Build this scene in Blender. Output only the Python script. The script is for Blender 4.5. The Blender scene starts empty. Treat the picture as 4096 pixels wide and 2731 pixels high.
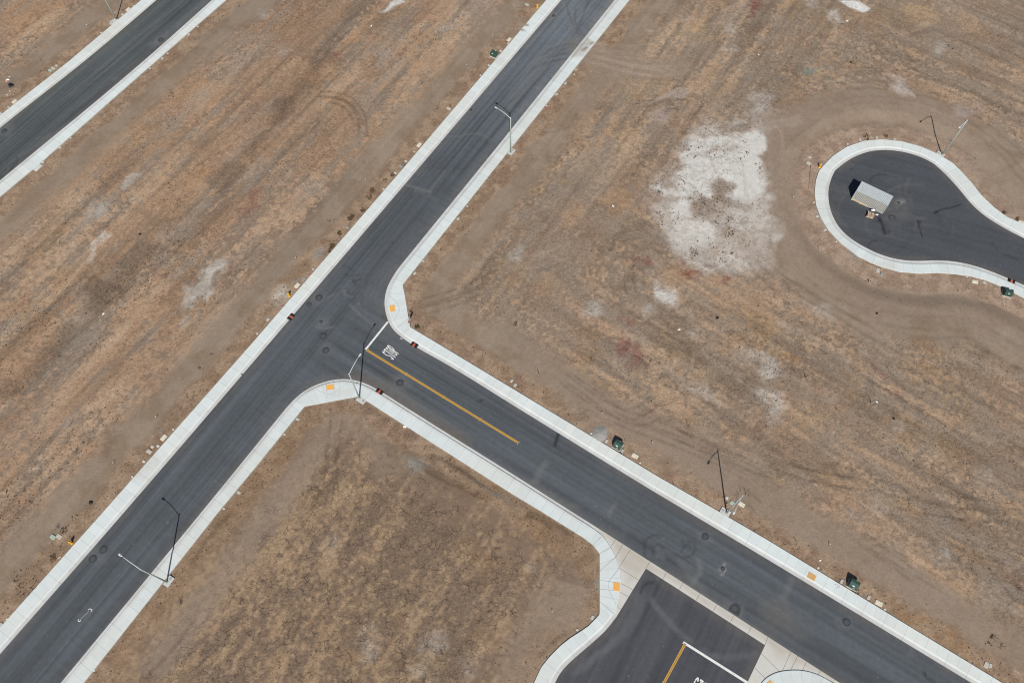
import bpy, math, random
import numpy as np
from mathutils import Vector, Matrix
from mathutils.geometry import tessellate_polygon

random.seed(7)
RNG = np.random.default_rng(11)
SC = bpy.context.scene
COL = SC.collection

# ------------------------------------------------------------------ survey of the place
# the drone: 119 m up, 28 mm lens, looking down 63 degrees below the horizon; y is north
F, TILT, ROLL, ALT = 3187.0, math.radians(26.85), math.radians(0.1135), 119.4
RC = np.array(Matrix.Rotation(TILT, 3, 'X') @ Matrix.Rotation(ROLL, 3, 'Z'))


def G(p, z=0.0):
    """survey coordinates (of the 4096 wide aerial) -> ground position in metres at height z"""
    p = np.atleast_2d(np.asarray(p, float))
    d = np.stack([(p[:, 0] - 2048) / F, -(p[:, 1] - 1365.5) / F, -np.ones(len(p))], 1) @ RC.T
    s = (ALT - z) / (-d[:, 2])
    return d[:, :2] * s[:, None]


def g1(x, y, z=0.0):
    a = G([(x, y)], z)[0]
    return float(a[0]), float(a[1])


def T(tile, pts):
    """points read on an enlarged tile (column, row) of the aerial"""
    c, r = tile
    ox = 1024 * c
    oy = (0, 683, 1366, 2048)[r]
    return [(ox + x / 2.2959, oy + y / 2.2959) for x, y in pts]


# ------------------------------------------------------------------ noise and shapes
TAB = RNG.random((512, 512)).astype(np.float32)


def vn(x, y, seed=0):
    x = x + seed * 37.31 + 1000.5
    y = y + seed * 17.77 + 2000.5
    ix = np.floor(x).astype(np.int64)
    iy = np.floor(y).astype(np.int64)
    fx = (x - ix).astype(np.float32)
    fy = (y - iy).astype(np.float32)
    fx = fx * fx * (3 - 2 * fx)
    fy = fy * fy * (3 - 2 * fy)
    x0, x1, y0, y1 = ix & 511, (ix + 1) & 511, iy & 511, (iy + 1) & 511
    a = TAB[x0, y0] * (1 - fx) + TAB[x1, y0] * fx
    b = TAB[x0, y1] * (1 - fx) + TAB[x1, y1] * fx
    return a * (1 - fy) + b * fy


def fbm(x, y, o=3, seed=0, gain=.5):
    t = 0
    a = 1.0
    n = 0
    for k in range(o):
        t = t + a * vn(x * 2.03 ** k + k * .37 * y, y * 2.03 ** k - k * .37 * x, seed + 3 * k)
        n += a
        a *= gain
    return t / n


def ss(a, b, x):
    t = np.clip((x - a) / (b - a), 0, 1)
    return t * t * (3 - 2 * t)


def segdist(x, y, P, closed=False, along=False):
    P = np.asarray(P, float)
    n = len(P)
    best = np.full(x.shape, 1e18)
    S = np.zeros(x.shape)
    acc = 0.0
    for i in range(n if closed else n - 1):
        a, b = P[i], P[(i + 1) % n]
        d = b - a
        L2 = max(d @ d, 1e-12)
        t = np.clip(((x - a[0]) * d[0] + (y - a[1]) * d[1]) / L2, 0, 1)
        q = (x - a[0] - t * d[0]) ** 2 + (y - a[1] - t * d[1]) ** 2
        if along:
            S = np.where(q < best, acc + t * math.sqrt(L2), S)
            acc += math.sqrt(L2)
        best = np.minimum(best, q)
    return (np.sqrt(best), S) if along else np.sqrt(best)


def inside(x, y, P):
    P = np.asarray(P, float)
    c = np.zeros(x.shape, bool)
    j = len(P) - 1
    for i in range(len(P)):
        (xi, yi), (xj, yj) = P[i], P[j]
        if yi != yj:
            c ^= ((yi > y) != (yj > y)) & (x < (xj - xi) * (y - yi) / (yj - yi) + xi)
        j = i
    return c


def sdf(x, y, P):
    d = segdist(x, y, P, True)
    return np.where(inside(x, y, P), -d, d)


def extend(P, a=0, b=0):
    """lengthen a world polyline at its start / end"""
    P = [np.asarray(p, float) for p in P]
    if a:
        d = P[0] - P[1]
        P = [P[0] + d / np.linalg.norm(d) * a] + P
    if b:
        d = P[-1] - P[-2]
        P = P + [P[-1] + d / np.linalg.norm(d) * b]
    return np.array(P)


def smooth_line(P, ds=.3, it=2):
    P = np.asarray(P, float)
    for _ in range(it):
        q = [P[0]]
        for a, b in zip(P[:-1], P[1:]):
            q += [a * .75 + b * .25, a * .25 + b * .75]
        q.append(P[-1])
        P = np.array(q)
    L = np.r_[0, np.cumsum(np.linalg.norm(np.diff(P, axis=0), axis=1))]
    n = max(int(L[-1] / ds), 2)
    s = np.linspace(0, L[-1], n + 1)
    return np.stack([np.interp(s, L, P[:, 0]), np.interp(s, L, P[:, 1])], 1), s


# ------------------------------------------------------------------ colours and materials
K = 1.30     # what a white matt surface shows under this sun


def lin(c):
    c = np.asarray(c, float) / 255
    return np.where(c <= .04045, c / 12.92, ((c + .055) / 1.055) ** 2.4)


def A(r, g, b):
    return lin((r, g, b)) / K


MATS = {}


class N:
    """small helper for writing node trees"""
    def __init__(self, name, rough=.9):
        self.m = bpy.data.materials.new(name)
        self.m.use_nodes = True
        self.t = self.m.node_tree
        self.b = self.t.nodes['Principled BSDF']
        self.b.inputs['Roughness'].default_value = rough
        self.b.inputs['Specular IOR Level'].default_value = .25

    def n(self, kind, **kw):
        o = self.t.nodes.new(kind)
        for k, v in kw.items():
            if k.startswith('_'):
                setattr(o, k[1:], v)
            else:
                o.inputs[k].default_value = v
        return o

    def l(self, a, b):
        self.t.links.new(a, b)

    def math(self, op, a, b=None, clamp=False):
        o = self.t.nodes.new('ShaderNodeMath')
        o.operation = op
        o.use_clamp = clamp
        for i, v in enumerate((a, b)):
            if v is None:
                continue
            if isinstance(v, (int, float)):
                o.inputs[i].default_value = v
            else:
                self.l(v, o.inputs[i])
        return o.outputs[0]

    def rng(self, v, a, b, c=0., d=1.):
        o = self.t.nodes.new('ShaderNodeMapRange')
        o.interpolation_type = 'SMOOTHSTEP'
        self.l(v, o.inputs[0])
        for i, x in enumerate((a, b, c, d)):
            o.inputs[i + 1].default_value = x
        return o.outputs[0]

    def mix(self, f, a, b, mode='MIX'):
        o = self.t.nodes.new('ShaderNodeMix')
        o.data_type = 'RGBA'
        o.blend_type = mode
        for i, v in ((0, f), (6, a), (7, b)):
            if isinstance(v, (int, float)):
                o.inputs[i].default_value = v
            elif isinstance(v, (tuple, list, np.ndarray)):
                o.inputs[i].default_value = (*[float(q) for q in v[:3]], 1)
            else:
                self.l(v, o.inputs[i])
        return o.outputs[2]

    def noise(self, scale, detail=3, vec=None, rough=.55, dist=0.):
        o = self.n('ShaderNodeTexNoise', Scale=scale, Detail=detail, Roughness=rough, Distortion=dist)
        self.l(vec or self.pos(), o.inputs['Vector'])
        return o.outputs['Fac']

    def pos(self):
        if not hasattr(self, 'geo'):
            self.geo = self.n('ShaderNodeNewGeometry')
        return self.geo.outputs['Position']

    def obj(self):
        if not hasattr(self, 'tc'):
            self.tc = self.n('ShaderNodeTexCoord')
        return self.tc.outputs['Object']

    def attr(self, name):
        return self.n('ShaderNodeAttribute', _attribute_name=name)

    def bump(self, h, dist, strength=1.):
        o = self.n('ShaderNodeBump', Distance=dist, Strength=strength)
        self.l(h, o.inputs['Height'])
        self.l(o.outputs['Normal'], self.b.inputs['Normal'])

    def col(self, c):
        self.l(c, self.b.inputs['Base Color'])


def plain(name, rgb, rough=.8, metal=0., var=.25, scale=6., dirt=None, spec=.25):
    """painted or bare material with wear mottling"""
    if name in MATS:
        return MATS[name]
    k = N(name, rough)
    k.b.inputs['Metallic'].default_value = metal
    k.b.inputs['Specular IOR Level'].default_value = spec
    c = A(*rgb)
    f = k.noise(scale, 4, k.obj())
    out = k.mix(f, c * (1 - var), np.minimum(c * (1 + var), 1))
    if dirt:
        f2 = k.rng(k.noise(scale * .6, 5, k.obj(), .65), .52, .72)
        out = k.mix(f2, out, A(*dirt))
    k.col(out)
    MATS[name] = k.m
    return k.m


def ground_material():
    k = N('dry_ground', .95)
    k.b.inputs['Specular IOR Level'].default_value = .1
    col = k.attr('tone').outputs['Color']
    ms = k.n('ShaderNodeSeparateColor')
    k.l(k.attr('wear').outputs['Color'], ms.inputs[0])
    crack, weed, grain = ms.outputs[0], ms.outputs[1], ms.outputs[2]
    # tufty grain, clods and pebbles
    g1_ = k.noise(2.6, 5, rough=.75)
    g2_ = k.noise(9., 3, rough=.7)
    g = k.math('ADD', k.math('MULTIPLY', k.math('SUBTRACT', g1_, .5), 1.7), k.math('MULTIPLY', k.math('SUBTRACT', g2_, .5), .9))
    g = k.math('ADD', k.math('MULTIPLY', g, grain), 1.)
    c = k.mix(1., col, g, 'MULTIPLY')
    # pale straw stalks and pebbles
    st = k.rng(k.noise(6.5, 2), .66, .74)
    c = k.mix(k.math('MULTIPLY', k.math('MULTIPLY', st, grain), .6), c, A(214, 194, 168))
    # fine dark specks over the rough soil
    dkk = k.rng(k.noise(5.3, 3, rough=.7), .60, .72)
    c = k.mix(k.math('MULTIPLY', k.math('MULTIPLY', dkk, grain), .42), c, A(92, 78, 64))
    # dead weed specks: small dark rosettes
    v = k.n('ShaderNodeTexVoronoi', Scale=1.25, Randomness=1.)
    wv = k.n('ShaderNodeVectorMath', _operation='MULTIPLY_ADD')
    nz = k.n('ShaderNodeTexNoise', Scale=3.5, Detail=2)
    k.l(k.pos(), nz.inputs['Vector'])
    k.l(nz.outputs['Color'], wv.inputs[0])
    wv.inputs[1].default_value = (.45, .45, 0)
    k.l(k.pos(), wv.inputs[2])
    k.l(wv.outputs[0], v.inputs['Vector'])
    rad = k.math('MULTIPLY', weed, .24)
    sp = k.math('SUBTRACT', rad, v.outputs['Distance'])
    sp = k.rng(sp, -.03, .05)
    vs = k.n('ShaderNodeSeparateColor')
    k.l(v.outputs['Color'], vs.inputs[0])
    sp = k.math('MULTIPLY', sp, k.rng(vs.outputs[0], .45, .65))
    wc = k.mix(vs.outputs[1], A(84, 70, 58), A(112, 86, 60))
    c = k.mix(k.math('MULTIPLY', sp, .8), c, wc)
    # shrinkage cracks
    ce = k.n('ShaderNodeTexVoronoi', Scale=1.0, _feature='DISTANCE_TO_EDGE')
    wv2 = k.n('ShaderNodeVectorMath', _operation='MULTIPLY_ADD')
    nz2 = k.n('ShaderNodeTexNoise', Scale=1.6, Detail=4, Roughness=.65)
    k.l(k.pos(), nz2.inputs['Vector'])
    k.l(nz2.outputs['Color'], wv2.inputs[0])
    wv2.inputs[1].default_value = (1.1, 1.1, 0)
    k.l(k.pos(), wv2.inputs[2])
    k.l(wv2.outputs[0], ce.inputs['Vector'])
    line = k.rng(ce.outputs['Distance'], .004, .036, 1., 0.)
    here = k.rng(k.noise(.55, 4), .42, .66)
    cr = k.math('MULTIPLY', k.math('MULTIPLY', line, crack), here)
    c = k.mix(k.math('MULTIPLY', cr, .42), c, A(78, 66, 56))
    k.col(c)
    h = k.math('ADD', k.math('MULTIPLY', g1_, .7), k.math('MULTIPLY', g2_, .35))
    h = k.math('MULTIPLY', h, k.math('ADD', grain, .12))
    h = k.math('SUBTRACT', h, k.math('MULTIPLY', cr, .6))
    k.bump(h, .22, .8)
    return k.m


def asphalt_material():
    k = N('asphalt', .88)
    k.b.inputs['Specular IOR Level'].default_value = .2
    col = k.attr('tone').outputs['Color']
    a = k.noise(22., 2, rough=.8)
    b = k.noise(1.3, 5, rough=.65)
    f = k.math('ADD', k.math('MULTIPLY', k.math('SUBTRACT', a, .5), .55), k.math('MULTIPLY', k.math('SUBTRACT', b, .5), .5))
    c = k.mix(1., col, k.math('ADD', f, 1.), 'MULTIPLY')
    sp = k.rng(k.noise(3.1, 1), .775, .80)
    c = k.mix(k.math('MULTIPLY', sp, .5), c, A(190, 188, 182))
    k.col(c)
    k.bump(a, .01, .5)
    return k.m


def concrete_material(name='concrete', joints=True):
    """uv: metres along the kerb, metres from the road edge"""
    k = N(name, .85)
    k.b.inputs['Specular IOR Level'].default_value = .2
    col = k.attr('tone').outputs['Color']
    b = k.noise(.9, 5, rough=.65)
    a = k.noise(14., 2, rough=.7)
    f = k.math('ADD', k.math('MULTIPLY', k.math('SUBTRACT', b, .5), .2), k.math('MULTIPLY', k.math('SUBTRACT', a, .5), .16))
    c = k.mix(1., col, k.math('ADD', f, 1.), 'MULTIPLY')
    blot = k.rng(k.noise(2.3, 4, rough=.7), .66, .78)
    c = k.mix(k.math('MULTIPLY', blot, .28), c, A(186, 176, 164))
    if joints:
        uv = k.n('ShaderNodeUVMap')
        s = k.n('ShaderNodeSeparateXYZ')
        k.l(uv.outputs[0], s.inputs[0])
        u, v = s.outputs[0], s.outputs[1]

        def near(x, period, w):
            q = k.math('ABSOLUTE', k.math('SUBTRACT', k.math('FRACT', k.math('DIVIDE', x, period)), .5))
            return k.rng(q, .5 - w / period, .5 - .3 * w / period)
        deep = near(u, 3.05, .045)
        fine = k.math('MULTIPLY', near(u, 1.525, .03), k.math('GREATER_THAN', v, .84))
        back = k.rng(k.math('ABSOLUTE', k.math('SUBTRACT', v, .845)), .008, .024, 1., 0.)
        j = k.math('MAXIMUM', k.math('MULTIPLY', deep, .30), k.math('MAXIMUM', k.math('MULTIPLY', fine, .26), k.math('MULTIPLY', back, .3)))
        # each pour has a tone of its own
        cell = k.n('ShaderNodeTexWhiteNoise', _noise_dimensions='1D')
        k.l(k.math('FLOOR', k.math('DIVIDE', u, 1.525)), cell.inputs['W'])
        tone = k.math('ADD', k.math('MULTIPLY', cell.outputs['Value'], .07), .965)
        c = k.mix(1., c, tone, 'MULTIPLY')
        c = k.mix(j, c, A(78, 74, 70))
    k.col(c)
    k.bump(a, .006, .4)
    return k.m


# ------------------------------------------------------------------ objects
def tag(o, label=None, cat=None, group=None, kind=None):
    for a, b in (('label', label), ('category', cat), ('group', group), ('kind', kind)):
        if b:
            o[a] = b
    return o


def link(o, parent=None):
    COL.objects.link(o)
    if parent:
        o.parent = parent
    return o


def empty(name, loc=(0, 0, 0), rz=0.):
    o = bpy.data.objects.new(name, None)
    o.empty_display_size = .3
    o.location = loc
    o.rotation_euler = (0, 0, rz)
    return link(o)


def copy_tree(o, parent=None):
    c = o.copy()
    COL.objects.link(c)
    if parent:
        c.parent = parent
    for ch in list(o.children):
        copy_tree(ch, c)
    return c


class MB:
    def __init__(self):
        self.v, self.f, self.m, self.s = [], [], [], []

    def add(self, vs, fs, mi=0, smooth=False):
        o = len(self.v)
        self.v += [tuple(map(float, q)) for q in vs]
        for f in fs:
            self.f.append([i + o for i in f])
            self.m.append(mi)
            self.s.append(smooth)
        return self

    def box(self, c, s, rz=0., mi=0, bev=0., tilt=None):
        x, y, z = [q / 2 for q in s]
        if bev:
            # chamfered block: eight sided plan, chamfered top
            b = bev
            ring = lambda e, zz: [(x - e - b, y - e, zz), (-x + e + b, y - e, zz), (-x + e, y - e - b, zz), (-x + e, -y + e + b, zz),
                                  (-x + e + b, -y + e, zz), (x - e - b, -y + e, zz), (x - e, -y + e + b, zz), (x - e, y - e - b, zz)]
            vs = ring(0, -z) + ring(0, z - b * .6) + ring(b * .6, z)
            fs = [list(range(7, -1, -1)), list(range(16, 24))]
            fs = [fs[0], fs[1]]
            for r in (0, 8):
                for i in range(8):
                    j = (i + 1) % 8
                    fs.append([r + i, r + j, r + 8 + j, r + 8 + i])
        else:
            vs = [(a, b_, d) for d in (-z, z) for a, b_ in ((-x, -y), (x, -y), (x, y), (-x, y))]
            fs = [(3, 2, 1, 0), (4, 5, 6, 7), (0, 1, 5, 4), (1, 2, 6, 5), (2, 3, 7, 6), (3, 0, 4, 7)]
        M = Matrix.Translation(c) @ Matrix.Rotation(rz, 4, 'Z')
        if tilt:
            M = M @ tilt
        return self.add([M @ Vector(q) for q in vs], fs, mi)

    def tube(self, path, radii, n=10, mi=0, smooth=True, cap=True):
        path = [Vector(p) for p in path]
        if isinstance(radii, (int, float)):
            radii = [radii] * len(path)
        vs = []
        up = Vector((0, 0, 1))
        for i, p in enumerate(path):
            d = (path[min(i + 1, len(path) - 1)] - path[max(i - 1, 0)]).normalized()
            a = d.cross(up if abs(d.z) < .95 else Vector((1, 0, 0))).normalized()
            b = d.cross(a)
            for k in range(n):
                t = 2 * math.pi * k / n
                vs.append(p + (a * math.cos(t) + b * math.sin(t)) * radii[i])
        fs = []
        for i in range(len(path) - 1):
            for k in range(n):
                j = (k + 1) % n
                fs.append((i * n + k, (i + 1) * n + k, (i + 1) * n + j, i * n + j))
        self.add(vs, fs, mi, smooth)
        if cap:
            o = len(self.v) - len(vs)
            self.f += [[o + k for k in range(n)], [o + len(vs) - 1 - k for k in range(n)]]
            self.m += [mi, mi]
            self.s += [False, False]
        return self

    def cyl(self, a, b, r0, r1=None, n=14, mi=0, smooth=True):
        return self.tube([a, b], [r0, r0 if r1 is None else r1], n, mi, smooth)

    def lathe(self, prof, n=18, c=(0, 0, 0), mi=0, smooth=True, wob=0., sx=1., sy=1., cap=True):
        vs, fs = [], []
        for i, (r, z) in enumerate(prof):
            for k in range(n):
                t = 2 * math.pi * k / n
                q = r * (1 + wob * math.sin(3 * t + i) + wob * .7 * math.sin(7 * t + 2 * i))
                vs.append((c[0] + sx * q * math.cos(t), c[1] + sy * q * math.sin(t), c[2] + z))
        for i in range(len(prof) - 1):
            for k in range(n):
                j = (k + 1) % n
                fs.append((i * n + k, i * n + j, (i + 1) * n + j, (i + 1) * n + k))
        if cap:
            fs.append(list(range(n - 1, -1, -1)))
            fs.append([(len(prof) - 1) * n + k for k in range(n)])
        return self.add(vs, fs, mi, smooth)

    def prism(self, poly, z0, z1, mi=0):
        """extruded outline, counter clockwise"""
        n = len(poly)
        tri = tessellate_polygon([[Vector((p[0], p[1], 0)) for p in poly]])
        vs = [(p[0], p[1], z0) for p in poly] + [(p[0], p[1], z1) for p in poly]
        area = sum(poly[i][0] * poly[(i + 1) % n][1] - poly[(i + 1) % n][0] * poly[i][1] for i in range(n))
        fs = []
        for t in tri:
            a, b, c = [poly[i] for i in t]
            ccw = (b[0] - a[0]) * (c[1] - a[1]) - (b[1] - a[1]) * (c[0] - a[0]) > 0
            q = t if ccw else t[::-1]
            fs.append([i + n for i in q])
            fs.append([i for i in q[::-1]])
        for i in range(n):
            j = (i + 1) % n
            fs.append([i, j, j + n, i + n] if area > 0 else [j, i, i + n, j + n])
        return self.add(vs, fs, mi)

    def sheet(self, poly, z, mi=0):
        tri = tessellate_polygon([[Vector((p[0], p[1], 0)) for p in poly]])
        fs = []
        for t in tri:
            a, b, c = [poly[i] for i in t]
            ccw = (b[0] - a[0]) * (c[1] - a[1]) - (b[1] - a[1]) * (c[0] - a[0]) > 0
            fs.append(t if ccw else t[::-1])
        return self.add([(p[0], p[1], z) for p in poly], fs, mi)

    def build(self, name, mats, parent=None):
        me = bpy.data.meshes.new(name)
        me.from_pydata(self.v, [], self.f)
        for m in (mats if isinstance(mats, (list, tuple)) else [mats]):
            me.materials.append(m)
        me.polygons.foreach_set('material_index', self.m)
        me.polygons.foreach_set('use_smooth', self.s)
        me.update()
        return link(bpy.data.objects.new(name, me), parent)


def mesh_np(name, co, quads, mat, attrs=(), uv=None, smooth=True, parent=None):
    me = bpy.data.meshes.new(name)
    n, m = len(co), len(quads)
    me.vertices.add(n)
    me.vertices.foreach_set('co', np.ascontiguousarray(co, np.float32).ravel())
    me.loops.add(m * 4)
    me.loops.foreach_set('vertex_index', np.ascontiguousarray(quads, np.int32).ravel())
    me.polygons.add(m)
    me.polygons.foreach_set('loop_start', np.arange(0, m * 4, 4, dtype=np.int32))
    me.polygons.foreach_set('loop_total', np.full(m, 4, np.int32))
    me.polygons.foreach_set('use_smooth', np.full(m, smooth, bool))
    for an, val in attrs:
        at = me.attributes.new(an, 'FLOAT_COLOR', 'POINT')
        c4 = np.ones((n, 4), np.float32)
        c4[:, :3] = val
        at.data.foreach_set('color', c4.ravel())
    if uv is not None:
        u = me.uv_layers.new(name='UVMap')
        u.data.foreach_set('uv', np.ascontiguousarray(uv[quads.ravel()], np.float32).ravel())
    me.materials.append(mat)
    me.update(calc_edges=True)
    me.validate()
    return link(bpy.data.objects.new(name, me), parent)


# ------------------------------------------------------------------ street lines (survey coordinates)
W_IN = [(2246, 0), (1666, 683), (1083, 1366), (497.5, 2048), (0, 2614)]
W_OUT = [(2186, 0), (1605, 683), (1014, 1366), (411.6, 2048), (0, 2509)]
EN_IN = [(2459.6, 0), (2048, 514), (1911.5, 683), (1700, 942), (1622, 1038), (1590, 1077), (1564, 1118), (1545, 1158), (1537, 1204), (1540, 1240),
         (1552, 1284), (1566, 1308), (1580, 1326), (1604, 1347), (1638, 1371), (1674, 1393), (1703.5, 1410), (1832, 1482), (2048, 1617.5), (2592.5, 1951.8),
         (2757, 2049), (3072, 2236.5), (3888.7, 2731)]
EN_OUT = [(2518, 0), (1971.3, 683), (1609.8, 1138.2), (1619, 1180), (1633.5, 1270), (1641.5, 1308.5), (1738.3, 1366), (2048, 1552.5), (2632, 1905), (2848.4, 2029.4),
          (3072, 2160), (3990, 2718)]
SS_IN = [(241.7, 2731), (805.8, 2048), (1024, 1780), (1128.5, 1651), (1150, 1625), (1181, 1592), (1215.6, 1564), (1255, 1542), (1303, 1525), (1344, 1517),
         (1390, 1515), (1437, 1524), (1469, 1536), (1501, 1552), (1540, 1575), (1590, 1607), (1705.6, 1679.6), (1895, 1798.5), (2048, 1893), (2294, 2050), (2368, 2096)]
SS_OUT = [(333, 2731), (872, 2048), (1024, 1865), (1217.8, 1624.3), (1435.6, 1583), (1464, 1601), (2048, 1973.6), (2172, 2048), (2336, 2150.5)]
ARC = [(2361.6, 2107), (2390, 2126), (2414, 2146), (2442, 2187), (2464, 2231), (2477, 2270), (2483, 2305), (2482, 2340), (2478, 2366), (2472, 2420), (2457, 2458)]
ARC_OUT = [(2336, 2150.5), (2372.5, 2178.7), (2398.6, 2212.6), (2398.8, 2455.2), (2379, 2477), (2352, 2503)]
ENT_IN = [(2466, 2465), (2427, 2516), (2387.7, 2553.3), (2326.8, 2605.5), (2278.8, 2647), (2244, 2684), (2218, 2731), (2190, 2800)]
ENT_OUT = [(2399, 2420), (2398.6, 2455.2), (2379, 2477), (2353, 2503.2), (2318, 2527), (2283, 2549), (2244, 2579.4), (2200.4, 2623), (2165.6, 2666.5), (2135, 2731), (2105, 2810)]
VAL_S = [(2583.7, 2272.3), (3060.7, 2578.5)]
ENT_E = [(3060.7, 2578.5), (2988, 2731), (2955, 2800)]
TW_IN = [(627.2, 0), (363.7, 226.5), (87, 442), (0, 512)]
TW_OUT = [(566.2, 0), (270, 250.4), (0, 461.7)]
TE_IN = [(849.3, 0), (518.3, 296), (43.6, 686), (0, 722)]
TE_OUT = [(903.8, 0), (483.5, 366), (156.8, 655), (0, 785.4)]
CUL_IN = [(4096, 953), (4030, 920), (3943, 868), (3886, 818), (3830, 748), (3790, 705), (3764, 680), (3734, 653), (3682, 627), (3616, 607), (3547, 599), (3486, 603), (3429, 621),
          (3386, 645), (3351, 673), (3338, 684), (3320, 726), (3312, 770), (3316, 818), (3329, 862), (3355, 910), (3399, 953), (3460, 990), (3525, 1020.6), (3599, 1040),
          (3669, 1044.5), (3747, 1041), (3812, 1044.5), (3882, 1057.6), (3956, 1081.5), (4030, 1112), (4096, 1140.5)]
CUL_OUT = [(4096, 897), (4030, 869), (3978, 831), (3925.7, 781), (3886.5, 731), (3843, 683), (3812.5, 653), (3747, 614), (3682, 586), (3608, 566), (3529, 557.5), (3455, 564),
           (3385.6, 588), (3333, 623), (3302.8, 653), (3276.7, 683), (3263.6, 722), (3259, 770), (3263.6, 818), (3281, 866), (3311.6, 918), (3363.8, 972.6), (3433.5, 1025),
           (3516, 1064), (3599, 1086), (3682, 1093), (3751.5, 1090), (3817, 1094.6), (3882, 1103), (3943, 1118.6), (4012.8, 1147), (4096, 1190.4)]
EXT = 45.
w = {}
for nm, P in dict(W_IN=W_IN, W_OUT=W_OUT, EN_IN=EN_IN, EN_OUT=EN_OUT, SS_IN=SS_IN, SS_OUT=SS_OUT, ARC=ARC, ARC_OUT=ARC_OUT, ENT_IN=ENT_IN, ENT_OUT=ENT_OUT,
                  TW_IN=TW_IN, TW_OUT=TW_OUT, TE_IN=TE_IN, TE_OUT=TE_OUT, CUL_IN=CUL_IN, CUL_OUT=CUL_OUT).items():
    z = .16 if nm.endswith('OUT') else .012
    w[nm] = G(P, z)
for nm in ('W_IN', 'W_OUT', 'EN_IN', 'EN_OUT', 'TW_IN', 'TW_OUT', 'TE_IN', 'TE_OUT', 'CUL_IN', 'CUL_OUT'):
    w[nm] = extend(w[nm], EXT, EXT)
for nm in ('SS_IN', 'SS_OUT'):
    w[nm] = extend(w[nm], EXT, 0)
for nm in ('ENT_IN', 'ENT_OUT'):
    w[nm] = extend(w[nm], 0, 25)
VALw = G(VAL_S, .012)
ENTEw = extend(G(ENT_E, .012), 0, 25)
VEND = np.array(G([(3361.7, 2731)])[0]) + 0  # road edge beyond the junction mouth
vdir = VEND - w['SS_IN'][-1]
vdir /= np.linalg.norm(vdir)
VFAR = VEND + vdir * EXT

MDIR = w['W_IN'][-2] - w['W_IN'][1]
MDIR = MDIR / np.linalg.norm(MDIR) * -1        # along the long road, towards the north-east
SDIR = w['EN_IN'][-2] - w['EN_IN'][-5]
SDIR /= np.linalg.norm(SDIR)                   # along the side road, towards the south-east
TDIR = w['TE_IN'][1] - w['TE_IN'][2]
TDIR /= np.linalg.norm(TDIR)


def ang(d):
    return math.atan2(d[1], d[0])


AM, AS, AT = ang(MDIR), ang(SDIR), ang(TDIR)

PAVED_A = np.vstack([w['W_OUT'], w['SS_OUT'], w['ARC_OUT'][1:4], w['ENT_OUT'][2:], ENTEw[-1:] + vdir * 3, [VFAR - np.array([0, 6.])], w['EN_OUT'][::-1]])
PAVED_T = np.vstack([w['TW_OUT'], w['TE_OUT'][::-1]])
PAVED_C = w['CUL_OUT']
ROAD_A = np.vstack([w['W_IN'], w['SS_IN'], [VFAR], w['EN_IN'][::-1]])
ROAD_E = np.vstack([VALw, ENTEw[1:], w['ENT_IN'][::-1]])
ROAD_T = np.vstack([w['TW_IN'], w['TE_IN'][::-1]])
ROAD_C = w['CUL_IN']

# ------------------------------------------------------------------ painter for worn surfaces
class Paint:
    """mixes stains, bare patches and tracks into a surface's own colour"""
    def __init__(self, x, y, col):
        self.x, self.y, self.c = x, y, col
        self.wx = (fbm(x / 2.2, y / 2.2, 4, 51) - .5) * 2
        self.wy = (fbm(x / 2.2, y / 2.2, 4, 77) - .5) * 2

    def _near(self, P, pad):
        lo, hi = P.min(0) - pad, P.max(0) + pad
        return np.nonzero((self.x > lo[0]) & (self.x < hi[0]) & (self.y > lo[1]) & (self.y < hi[1]))[0]

    def put(self, i, m, col):
        self.c[i] = self.c[i] * (1 - m[:, None]) + col * m[:, None]

    def poly(self, pts, col, k=1., soft=.8, warp=2.5, mul=None, holes=0., seed=1, world=False):
        P = np.asarray(pts, float) if world else G(pts)
        i = self._near(P, soft + warp + 1)
        if not len(i):
            return i, None
        x, y = self.x[i] + self.wx[i] * warp, self.y[i] + self.wy[i] * warp
        m = ss(soft, -soft, sdf(x, y, P)) * k
        if holes:
            m = m * (1 - holes * ss(.5, .68, fbm(self.x[i] / .9, self.y[i] / .9, 3, seed)))
        if mul is not None:
            self.c[i] *= 1 + (mul - 1) * m[:, None]
        else:
            self.put(i, m, col)
        return i, m

    def ell(self, cx, cy, rx, ry, a, *args, **kw):
        t = np.linspace(0, 2 * math.pi, 22, endpoint=False)
        ca, sa = math.cos(math.radians(a)), math.sin(math.radians(a))
        X, Y = rx * np.cos(t), ry * np.sin(t)
        return self.poly(np.stack([cx + X * ca - Y * sa, cy + X * sa + Y * ca], 1), *args, **kw)

    def line(self, pts, width, col, k=1., soft=.4, warp=.2, mul=None, fade=True, tread=0., streak=0., world=False):
        P = np.asarray(pts, float) if world else G(pts)
        P, _ = smooth_line(P, .8, 2)
        i = self._near(P, width + soft + warp + 1)
        if not len(i):
            return i, None
        x, y = self.x[i] + self.wx[i] * warp, self.y[i] + self.wy[i] * warp
        d, s = segdist(x, y, P, along=True)
        m = ss(width / 2 + soft, max(width / 2 - soft, 0), d) * k
        if fade:
            L = s.max()
            m = m * ss(0, .15 * L, s) * ss(L, .85 * L, s)
        if streak:
            m = m * (1 - streak * vn(d * 3.1, s / 9, 9))
        if tread:
            m = m * (1 - tread * (vn(s * 2.4, d * .6, 5) > .5))
        if mul is not None:
            self.c[i] *= 1 + (mul - 1) * m[:, None]
        else:
            self.put(i, m, col)
        return i, m


# ------------------------------------------------------------------ the ground sheet
def axis(a, b, step, far):
    core = np.arange(a, b + step / 2, step)
    out = []
    d = step
    q = 0
    while q < far:
        d *= 1.35
        q += d
        out.append(q)
    out = np.array(out)
    return np.r_[a - out[::-1], core, b + out]


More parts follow.
